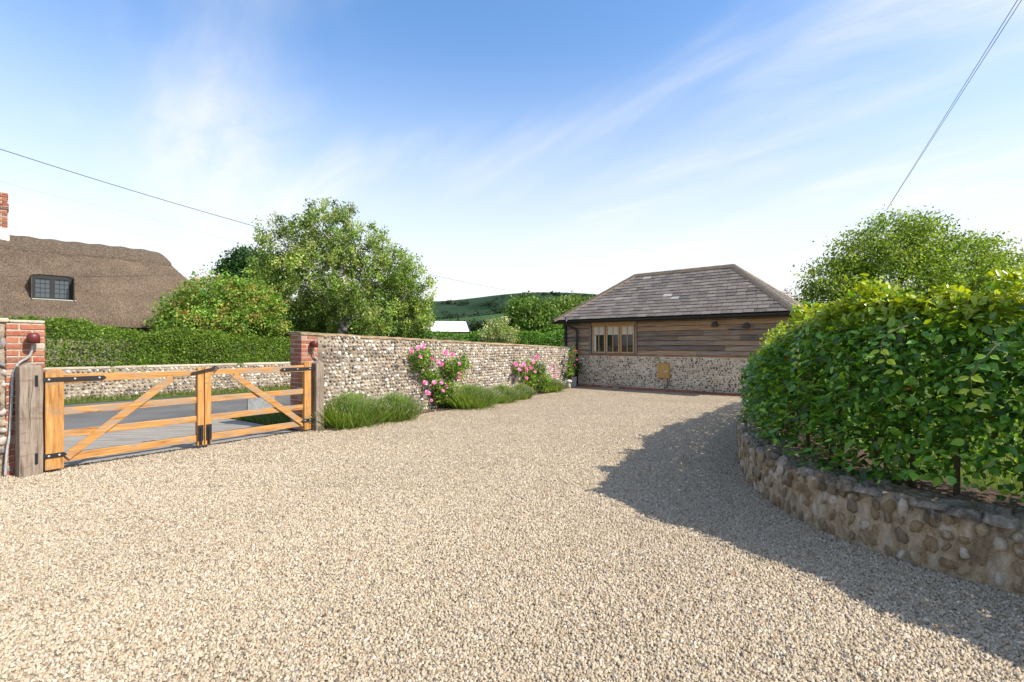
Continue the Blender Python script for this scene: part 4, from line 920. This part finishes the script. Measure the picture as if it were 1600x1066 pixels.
# ------------------------------------------------------------------ curved low wall and beech hedge
CW = [(7.2, 12.2), (5.4, 10.0), (4.15, 8.4), (3.35, 7.1), (2.92, 6.2), (2.68, 5.56), (2.52, 5.05), (2.44, 4.5), (2.45, 3.98), (2.56, 3.57), (2.74, 3.2), (3.02, 2.82), (3.30, 2.38), (3.52, 1.85), (3.66, 1.2), (3.76, .4), (3.85, -.5), (3.9, -1.4)]
def spline(P, step):
    P = [Vector(p) for p in P]; out = []
    for i in range(len(P) - 1):
        a, b, c_, d = P[max(i-1, 0)], P[i], P[i+1], P[min(i+2, len(P)-1)]
        k = max(2, int((c_ - b).length / .02))
        for q in range(k):
            u = q / k; out.append(.5 * ((2*b) + (c_-a)*u + (2*a-5*b+4*c_-d)*u*u + (-a+3*b-3*c_+d)*u**3))
    out.append(P[-1]); arc = [0]
    for i in range(1, len(out)): arc.append(arc[-1] + (out[i] - out[i-1]).length)
    s = np.arange(0, arc[-1], step); X = np.interp(s, arc, [p.x for p in out]); Y = np.interp(s, arc, [p.y for p in out]); return s, np.stack([X, Y], 1)
S0, WP = spline(CW, .08)
T = np.gradient(WP, axis=0); T /= np.linalg.norm(T, axis=1, keepdims=True); OUT = np.stack([T[:, 1], -T[:, 0]], 1)
if (OUT[len(OUT)//2] @ np.array([-1, 0])) < 0: OUT = -OUT                     # points to the drive
lwv = empty('low_wall', (2.7, 4.0, 0)); tag(lwv, 'low curved flint wall retaining the beech hedge beside the gravel', 'wall'); o0 = np.array([2.7, 4.0])
prof = [(.0, -.04), (.008, .12), (.0, .30), (-.03, .385), (-.10, .42), (-.28, .425), (-.42, .41), (-.46, .30), (-.46, -.04)]
V = []
for i in range(len(WP)):
    for (a, z) in prof:
        jz = .012 * math.sin(i * .9 + a * 20) + rnd.uniform(-.01, .01); q = WP[i] - o0 + OUT[i] * (a + rnd.uniform(-.012, .012)); V.append((q[0], q[1], z + (jz if z > 0 else 0)))
k = len(prof); F = [(i*k+q, (i+1)*k+q, (i+1)*k+q+1, i*k+q+1) for i in range(len(WP)-1) for q in range(k-1)]
MBb = MB().add(V, F); MBb.build('wall_body', MT['old_mortar'], lwv, smooth=True)
spots = []; r5 = random.Random(17)
def wall_at(s):
    i = min(len(WP) - 1, max(0, int(s / .08))); return WP[i], OUT[i], T[i]
smax = S0[-1]
for row, z in enumerate((.06, .17, .275, .35)):
    s = r5.random() * .1
    while s < smax - .1:
        ww = r5.uniform(.06, .15); P_, O_, T_ = wall_at(s + ww/2); X_ = Vector((T_[0], T_[1], 0)); Z_ = Vector((O_[0], O_[1], 0)); Y_ = Z_.cross(X_)
        Mx = Matrix((X_, Y_, Z_)).transposed().to_4x4(); Mx.translation = (P_[0]-o0[0], P_[1]-o0[1], z + r5.uniform(-.02, .02)); Mx = Mx @ Matrix.Rotation(r5.uniform(-.7, .7), 4, 'Z')
        spots.append((Mx, ww*.5*r5.uniform(.4, .85), .058*r5.uniform(.6, 1.25), r5.uniform(.012, .036))); s += ww
ws = lambda s_: (s_[0].translation.x + o0[0]) ** 2 + (s_[0].translation.y + o0[1]) ** 2 + (60 if s_[0].translation.y + o0[1] < 2.3 else 0)
lay_flints(lwv, spots, PR, 'rough', MT['rough_flint'], 225, ws)
cop = []
for off, rad in ((-.05, .10), (-.19, .12), (-.33, .11)):
    s = r5.random() * .1
    while s < smax - .1:
        ww = r5.uniform(.11, .24); P_, O_, T_ = wall_at(s + ww/2); q = P_ - o0 + O_ * (off + r5.uniform(-.03, .03))
        Mx = Matrix.Translation((q[0], q[1], .405)) @ Matrix.Rotation(math.atan2(T_[1], T_[0]) + r5.uniform(-.3, .3), 4, 'Z') @ Matrix.Rotation(r5.uniform(-.18, .18), 4, 'X')
        cop.append((Mx, ww*.5*r5.uniform(.85, 1.05), rad*.5*r5.uniform(.8, 1.25), r5.uniform(.03, .075))); s += ww*.85
cop.sort(key=ws); PC = flint_protos('rough', MT['lichen'], 16, 23)
for Mx, a, b, h in cop[:75]:
    o = obj('coping_stone', PC[r5.randrange(16)][3], lwv); o.matrix_local = Mx @ Matrix.Diagonal((a, b, h, 1))
Vs, Fs, Cs, bb = [], [], [], 0
for Mx, a, b, h in cop[75:]:
    V_, F_, c_, _ = PC[r5.randrange(16)]; A = np.array(Mx); Vs.append((V_ * [a, b, h]) @ A[:3, :3].T + A[:3, 3]); Fs.append(F_ + bb); Cs.append(np.tile(c_, (len(V_), 1))); bb += len(V_)
obj('coping_stones', mesh_np('coping_stones', np.concatenate(Vs), np.concatenate(Fs), MT['lichen'], np.concatenate(Cs)), lwv, kind='stuff')
# ground behind the wall
inner = WP - OUT * .44; lawn_poly = [tuple(p) for p in inner[::6]] + [(18, -1.5), (18, 12), (9.5, 14)]
sheet('lawn', [(x, y) for x, y in lawn_poly], .36, MT['grass'])
bedp = [tuple(p) for p in (WP - OUT * .43)[::4]] + [tuple(p) for p in (WP - OUT * 1.15)[::-4]]
sheet('hedge_bed', bedp, .366, MT['soil'])
tg = tufts('lawn_grass', [(3.6, 3.2), (7.5, 2.6), (9, 8), (5, 8), (3.9, 5)], 26000, .06, [(.12,.20,.03), (.16,.24,.04), (.20,.24,.06)], r_, .36, .004); tag(tg, 'short sunlit lawn grass seen under the beech hedge', 'grass')
# hedge
HC = WP - OUT * .54                                                           # centre line
he = empty('beech_hedge', (3.3, 4.4, .36)); tag(he, 'tall clipped beech hedge with glossy leaves above the low curved wall', 'hedge'); o1 = np.array([3.3, 4.4, .36])
rh = np.random.default_rng(77); HALF = .46
def hedge_top(i):                                                              # height of the top along the line
    p = HC[i]; d = np.hypot(p[:, 0], p[:, 1]); y = p[:, 1]
    return 1.79 - .07 * np.clip((3.8 - y) / .9, 0, 1) - .30 * np.clip((y - 4.4) / 1.9, 0, 1) + .05 * np.sin(i * .11)
nL = 50000
dist = np.hypot(HC[:, 0], HC[:, 1]); wgt = 1 / (dist + .5) ** 1.25; wgt[(HC[:, 1] < 1.9)] *= .4; wgt /= wgt.sum()
ii_ = rh.choice(len(HC), nL, p=wgt); top = hedge_top(ii_); jit = rh.uniform(-.04, .04, nL)
a = rh.random(nL); ang = np.empty(nL)
th = rh.uniform(-.15, math.pi + .15, nL)                                       # 0 = drive side, pi = garden side, pi/2 = top
pw = .42; cx_ = np.sign(np.cos(th)) * np.abs(np.cos(th)) ** pw; cz_ = np.sign(np.sin(th)) * np.abs(np.sin(th)) ** pw
dep = 1.06 - np.abs(rh.normal(size=nL)) * .24; inn = rh.random(nL) < .22; dep[inn] = rh.uniform(.2, .85, inn.sum())
zlow = .50 + .10 * np.sin(ii_ * .35) + .06 * np.sin(ii_ * .13 + 1) + .16 * np.clip((3.7 - HC[ii_][:, 1]) / .7, 0, 1)
side = np.abs(np.cos(th)) > .5                                                 # spread side leaves over the whole height
zz_ = np.where(rh.random(nL) < .62, zlow + (top - zlow) * rh.random(nL) ** .9, zlow + (top - zlow) * np.clip(cz_ * dep, 0, 1))
istop = rh.random(nL) < .24; zz_ = np.where(istop, top - .07 * np.abs(rh.normal(size=nL)) + .03, zz_)
prof_w = np.clip(1 - ((zz_ - zlow) / (top - zlow)) ** 5 * .6, .2, 1)
bulge = 1 + .13 * np.sin(ii_ * .28 + zz_ * 3.1) + .08 * np.sin(ii_ * .61 - zz_ * 5.3)
ox = np.where(istop, rh.uniform(-1, 1, nL) * .9, cx_ * dep) * HALF * prof_w * bulge
shoot = (np.sin(ii_ * 12.9898) > .55) & istop; zz_ = zz_ + shoot * rh.uniform(.0, .20, nL) + istop * .07 * np.sin(ii_ * .9) * np.sin(ii_ * .37)
endf = np.clip((HC[ii_][:, 1] - 5.2) / 1.2, 0, 1) * np.clip(1 - (HC[ii_][:, 1] - 9) / 2, 0, 1)
P2 = HC[ii_] + OUT[ii_] * ox[:, None] + T[ii_] * jit[:, None]
P = np.c_[P2, zz_] - o1
outw = np.c_[OUT[ii_] * np.sign(ox)[:, None], np.zeros(nL)]
D = outw * .8 + rh.normal(size=(nL, 3)) * .6; D[:, 2] += np.where(istop, .5, -.25); Dn = D / np.linalg.norm(D, axis=1, keepdims=True)
# leaf faces look outwards/up: choose side vector from a preferred normal
nrm = outw * .5 + np.array([0, 0, 1.0]) + rh.normal(size=(nL, 3)) * .42; sd = np.cross(Dn, nrm); sd /= np.linalg.norm(sd, axis=1, keepdims=True); up = np.cross(sd, Dn)
SZ = .071 * rh.uniform(.6, 1.25, nL) * np.where(istop, .85, 1.0)
pal = np.array([(.085,.235,.026), (.12,.295,.034), (.04,.115,.018), (.21,.39,.045)]); c = pal[rh.integers(4, size=nL)] * rh.uniform(.55, 1.4, (nL, 1))
young = np.clip((zz_ - (top - .26)) / .25, 0, 1) * (rh.random(nL) < .85); c = c * (1 - young[:, None]) + np.array([.36,.46,.03]) * rh.uniform(.7, 1.15, (nL, 1)) * young[:, None]
old = rh.random(nL) < .006; c[old] = (.28, .11, .035)
LT = np.array([(-.5,0,0), (-.28,.25,.05), (.02,.31,.07), (.30,.17,.03), (.54,0,-.07), (.30,-.17,.03), (.02,-.31,.07), (-.28,-.25,.05), (0,0,-.015)])
LF = [(0,1,8), (1,2,8), (2,3,8), (3,4,8), (4,5,8), (5,6,8), (6,7,8), (7,0,8)]
dcam = np.linalg.norm(P + o1 - np.array([0, 0, CAMH]), axis=1); vis = (P[:, 1] + o1[1] > 2.2) & (np.abs((P[:, 0] + o1[0]) / (P[:, 1] + o1[1])) < 1.08) & (dep > .9) & ((ox > 0) | istop)
cand = np.where(vis)[0]; near = cand[np.argsort(dcam[cand])[:300]]
leaf_me = []
for k in range(8): leaf_me.append(mesh_np('leaf', LT * [1, rh.uniform(.9, 1.15), rh.uniform(.7, 1.6)], LF, MT['hedge_leaf'], np.tile(pal[k % 4] * rh.uniform(.85, 1.2), (9, 1))))
yl = mesh_np('leaf', LT, LF, MT['hedge_leaf'], np.tile(np.array([.34,.44,.03]), (9, 1)))
for q in near:
    Mx = Matrix((Vector(Dn[q]), Vector(sd[q]), Vector(up[q]))).transposed().to_4x4(); Mx.translation = Vector(P[q])
    o = obj('leaf', yl if young[q] > .5 else leaf_me[rnd.randrange(8)], he); o.matrix_local = Mx @ Matrix.Scale(float(SZ[q]) * 1.05, 4)
rest = np.ones(nL, bool); rest[near] = False; Pq, Dq, Sq, Uq, cq, zq = P[rest], Dn[rest], sd[rest], up[rest], c[rest], SZ[rest][:, None, None]
L6 = LT[[0, 1, 3, 4, 5, 7]]; V = Pq[:, None] + zq * (L6[None, :, 0:1] * Dq[:, None] + L6[None, :, 1:2] * 1.12 * Sq[:, None] + L6[None, :, 2:3] * Uq[:, None]); n = len(Pq)
F = (np.array([(0,1,2,3), (0,3,4,5)])[None] + (np.arange(n) * 6)[:, None, None]).reshape(-1, 4)
obj('foliage', mesh_np('foliage', V.reshape(-1, 3), F, MT['hedge_leaf'], np.repeat(cq, 6, 0)), he, kind='stuff')
for i in range(2, len(HC) - 2, 5):
    if HC[i][1] < 1.2: continue
    p = HC[i] - o1[:2] + OUT[i] * rnd.uniform(-.08, .12); pts = [(p[0], p[1], -.02)]; zc = 0
    for k in range(5):
        zc += .26; pts.append((p[0] + rnd.uniform(-.05, .05) * (k + 1) * .6, p[1] + rnd.uniform(-.05, .05) * (k + 1) * .6, zc))
    st_ = MB().tube(pts, [.021, .018, .015, .012, .008, .004], 7).build('stem', MT['bark'], he, smooth=True); tw = MB()
    for k in range(9):
        b = Vector(pts[rnd.randrange(1, 5)]); e = b + Vector((OUT[i][0] * rnd.uniform(-.4, .42) + rnd.uniform(-.15, .15), OUT[i][1] * rnd.uniform(-.4, .42) + rnd.uniform(-.15, .15), rnd.uniform(.02, .3)))
        tw.tube([b, b.lerp(e, .5) + Vector((0, 0, .03)), e], [.006, .004, .002], 4, False)
    tw.build('twigs', MT['bark'], st_, kind='stuff')

for q_, (sy, sz, ln_) in enumerate(((3.05, 1.55, .5), (3.3, 1.5, .42), (3.6, 1.62, .35), (2.85, 1.35, .55), (4.2, 1.6, .3), (2.7, 1.5, .4))):
    i = int(np.argmin(np.abs(HC[:, 1] - sy))); b = np.r_[HC[i] + OUT[i] * (HALF * .85), sz] - o1; pts = []
    for k in range(7):
        u = k / 6; pts.append(Vector(b + np.r_[OUT[i] * (.16 * math.sin(u * 2.2)) + T[i] * .05 * math.sin(u * 5 + q_), -ln_ * u ** 1.4 + .04 * u]))
    sh_ = MB().tube(pts, [.004, .0037, .0033, .003, .0025, .002, .0012], 5).build('hanging_shoot', MT['bark'], he, smooth=True)
    for k in range(1, 7):
        for sgn in (-1, 1):
            o = obj('leaf', leaf_me[(k + q_) % 8] if k < 4 else yl, sh_); dv = Vector((T[i][0] * sgn, T[i][1] * sgn, -.5)) + Vector((OUT[i][0], OUT[i][1], 0)) * .5; dv.normalize()
            sv = dv.cross(Vector((OUT[i][0], OUT[i][1], .8))).normalized(); uv = sv.cross(dv); Mx = Matrix((dv, sv, uv)).transposed().to_4x4(); Mx.translation = pts[k] + dv * .04
            o.matrix_local = Mx @ Matrix.Scale(rnd.uniform(.05, .075), 4)
# ------------------------------------------------------------------ beyond the walls
RG = [(.18,.29,.035), (.25,.36,.045), (.13,.22,.028), (.33,.42,.07)]
b = px(1400, 540, 20); b.z = 0
tree('garden_tree', 'spreading light green tree rising behind the beech hedge at the right', 'tree', b, px(1405, 430, 20),
     [plobe(1400,365,20,48,34), plobe(1350,400,20,50,36), plobe(1440,385,20,50,42), plobe(1300,440,20,42,34), plobe(1500,410,20,58,40), plobe(1400,440,20,85,48), plobe(1560,430,20,48,36), plobe(1285,470,20,34,30), plobe(1500,470,20,90,40), plobe(1620,460,20,50,40)],
     1150, 44, .25, .115, RG, .16, shell=.45, seed=14)
b = px(1228, 540, 26); b.z = 0
tree('bare_pink_shrub', 'thin pinkish shrub just showing past the right end of the slate roof', 'shrub', b, px(1228, 480, 26), [plobe(1226,468,26,14,18), plobe(1240,478,26,12,14)], 60, 14, .12, .09, [(.30,.20,.19), (.36,.26,.25), (.22,.14,.13)], .07, seed=15)
bh = px(775, 540, 22); fh = empty('far_hedge', (bh.x, 22.3, 0)); tag(fh, 'bright green hedge showing above the far half of the flint wall', 'hedge')
hedge_block(fh, -6.5, 4.4, 0, 0, .6, .2, 3000, .10, [(.11,.24,.03), (.15,.30,.04), (.085,.18,.025)], lambda x: 2.02 + .015 * x + .09 * np.sin(x * 1.9 + 1), r_)
b = px(780, 540, 21.2); b.z = 0
tree('elder_bush', 'pale cream flowering elder bush above the flint wall', 'shrub', b, px(780, 525, 21.2), [plobe(775,512,21.2,18,14), plobe(795,524,21.2,16,12), plobe(765,525,21.2,18,14), plobe(790,503,21.2,8,8)],
     150, 20, .10, .085, [(.45,.48,.22), (.20,.32,.05), (.30,.40,.10), (.55,.56,.34)], .05, seed=17)
b = px(830, 540, 45); b.z = 0
tree('round_tree', 'round green tree at the foot of the hill left of the outbuilding', 'tree', b, px(828, 495, 45), [plobe(822,485,45,30,19), plobe(845,497,45,30,20), plobe(808,500,45,20,18), plobe(835,510,45,40,16)], 600, 20, .35, .27, [(.11,.20,.03), (.15,.25,.04), (.075,.14,.022)], .25, seed=18)
b = px(890, 540, 62); b.z = 0
tree('hillside_tree', 'yellowish green trees crowding beside the roof corner of the outbuilding', 'tree', b, px(890, 495, 62), [plobe(868,480,62,18,12), plobe(895,478,62,24,14), plobe(880,495,62,34,16), plobe(920,485,62,25,16)], 420, 20, .45, .34, [(.15,.25,.04), (.20,.29,.05), (.10,.17,.03)], .28, seed=19)
fwd = empty('far_wood', (0, 150, 0)); tag(fwd, kind='stuff'); fwd['label'] = 'dark belt of distant trees at the foot of the hill'
lobs = [(x, rnd.uniform(-4, 4), 4.6 + rnd.uniform(-.6, 1.6), rnd.uniform(3, 5), 4, rnd.uniform(3, 4.6)) for x in np.arange(-75, 70, 4.2)]
V, F, c = foliage(lobs, 2600, 12, .7, .75, [(.020,.042,.014), (.03,.06,.018), (.016,.032,.012)], 0, .5, np.random.default_rng(5)); o = obj('foliage', mesh_np('foliage', V, F, MT['leaf'], c), fwd, kind='stuff')
hb = empty('hill_scrub', (0, 0, 0)); tag(hb, kind='stuff'); hb['label'] = 'dark scrub and hedge lines scattered over the distant hill'; rr_ = np.random.default_rng(9); Lb = []
for (xa, ya, xb, yb, k) in ((-90, 440, 40, 430, 60), (-160, 620, 120, 700, 70), (-40, 800, 200, 840, 60), (-200, 880, -20, 760, 50), (40, 560, 160, 640, 40)):
    for u in rr_.random(k):
        x = xa + (xb - xa) * u + rr_.normal() * 5; y = ya + (yb - ya) * u + rr_.normal() * 8; g = float(max(hill_f(np.array(x), np.array(y)), field_f(np.array(x), np.array(y)) if y < 440 else -9)); q = rr_.uniform(2, 4.5); Lb.append((x, y, g + q * .5, q * 1.6, q * 1.6, q))
V, F, c = foliage(Lb, 1500, 10, 1.2, 1.9, [(.018,.036,.014), (.026,.05,.018), (.014,.028,.011)], 0, .4, rr_); obj('foliage', mesh_np('foliage', V, F, MT['leaf'], c), hb, kind='stuff')
# white roofed shed
ps = px(703, 540, 60); sh = empty('white_shed', (ps.x, ps.y, 0), R(14)); tag(sh, 'distant shed with a white sheet roof left of the elder bush', 'shed')
MB().box(-2.7, 1.9, -2.2, 2.6, 0, 3.15).build('wall', MT['cottage_wall'], sh)
rf = MB().add([(-3.0, -2.5, 3.15), (2.1, -2.5, 3.15), (2.1, .3, 4.5), (-3.0, .3, 4.5), (2.1, 3.0, 3.15), (-3.0, 3.0, 3.15)], [(0, 1, 2, 3), (3, 2, 4, 5), (1, 4, 2), (0, 3, 5), (0, 5, 4, 1)]); rf.build('roof', MT['white_sheet'], sh)
MB().bar((2.14, -2.56, 3.12), (2.14, .3, 4.52), .05, .09).bar((2.14, .3, 4.52), (2.14, 3.05, 3.12), .05, .09).build('barge_board', MT['dark_frame'], sh)

# ------------------------------------------------------------------ overhead wires
def wire(pts, rad, label, mat='wire', sag=0.0, group='overhead wires'):
    pts = [Vector(p) for p in pts]; q = []
    for i in range(len(pts) - 1):
        a, b, c_, d = pts[max(i-1, 0)], pts[i], pts[i+1], pts[min(i+2, len(pts)-1)]
        for k in range(12):
            u = k / 12; q.append(.5 * ((2*b) + (c_-a)*u + (2*a-5*b+4*c_-d)*u*u + (-a+3*b-3*c_+d)*u**3))
    q.append(pts[-1]); mb = MB().tube(q, rad, 5); o = mb.build('overhead_wire', MT[mat]); tag(o, label, 'wire', group)
wire([(-17.8, 6.5, 7.9), px(0, 233, 14), px(420, 360, 22.4), px(685, 432, 40.7), px(800, 455, 60)], .011, 'dark overhead wire slanting down across the sky at left to the birch')
wire([(-16.5, 9, 6.8), px(0, 283, 15), px(200, 332, 18.5), px(370, 378, 24)], .005, 'faint pale wire above the thatched roof, lower of the two at left', 'wire_pale')
a0, a1 = px(1590, 0, 17), px(1385, 328, 40)
wire([a0 + (a0 - a1) * .25, a0, a1], .012, 'left one of the two wires rising from the garden tree at the upper right')
wire([a0 + (a0 - a1) * .25 + Vector((.16, 0, 0)), a0 + Vector((.14, 0, 0)), a1 + Vector((.05, 0, .05))], .012, 'right one of the two wires rising from the garden tree at the upper right')
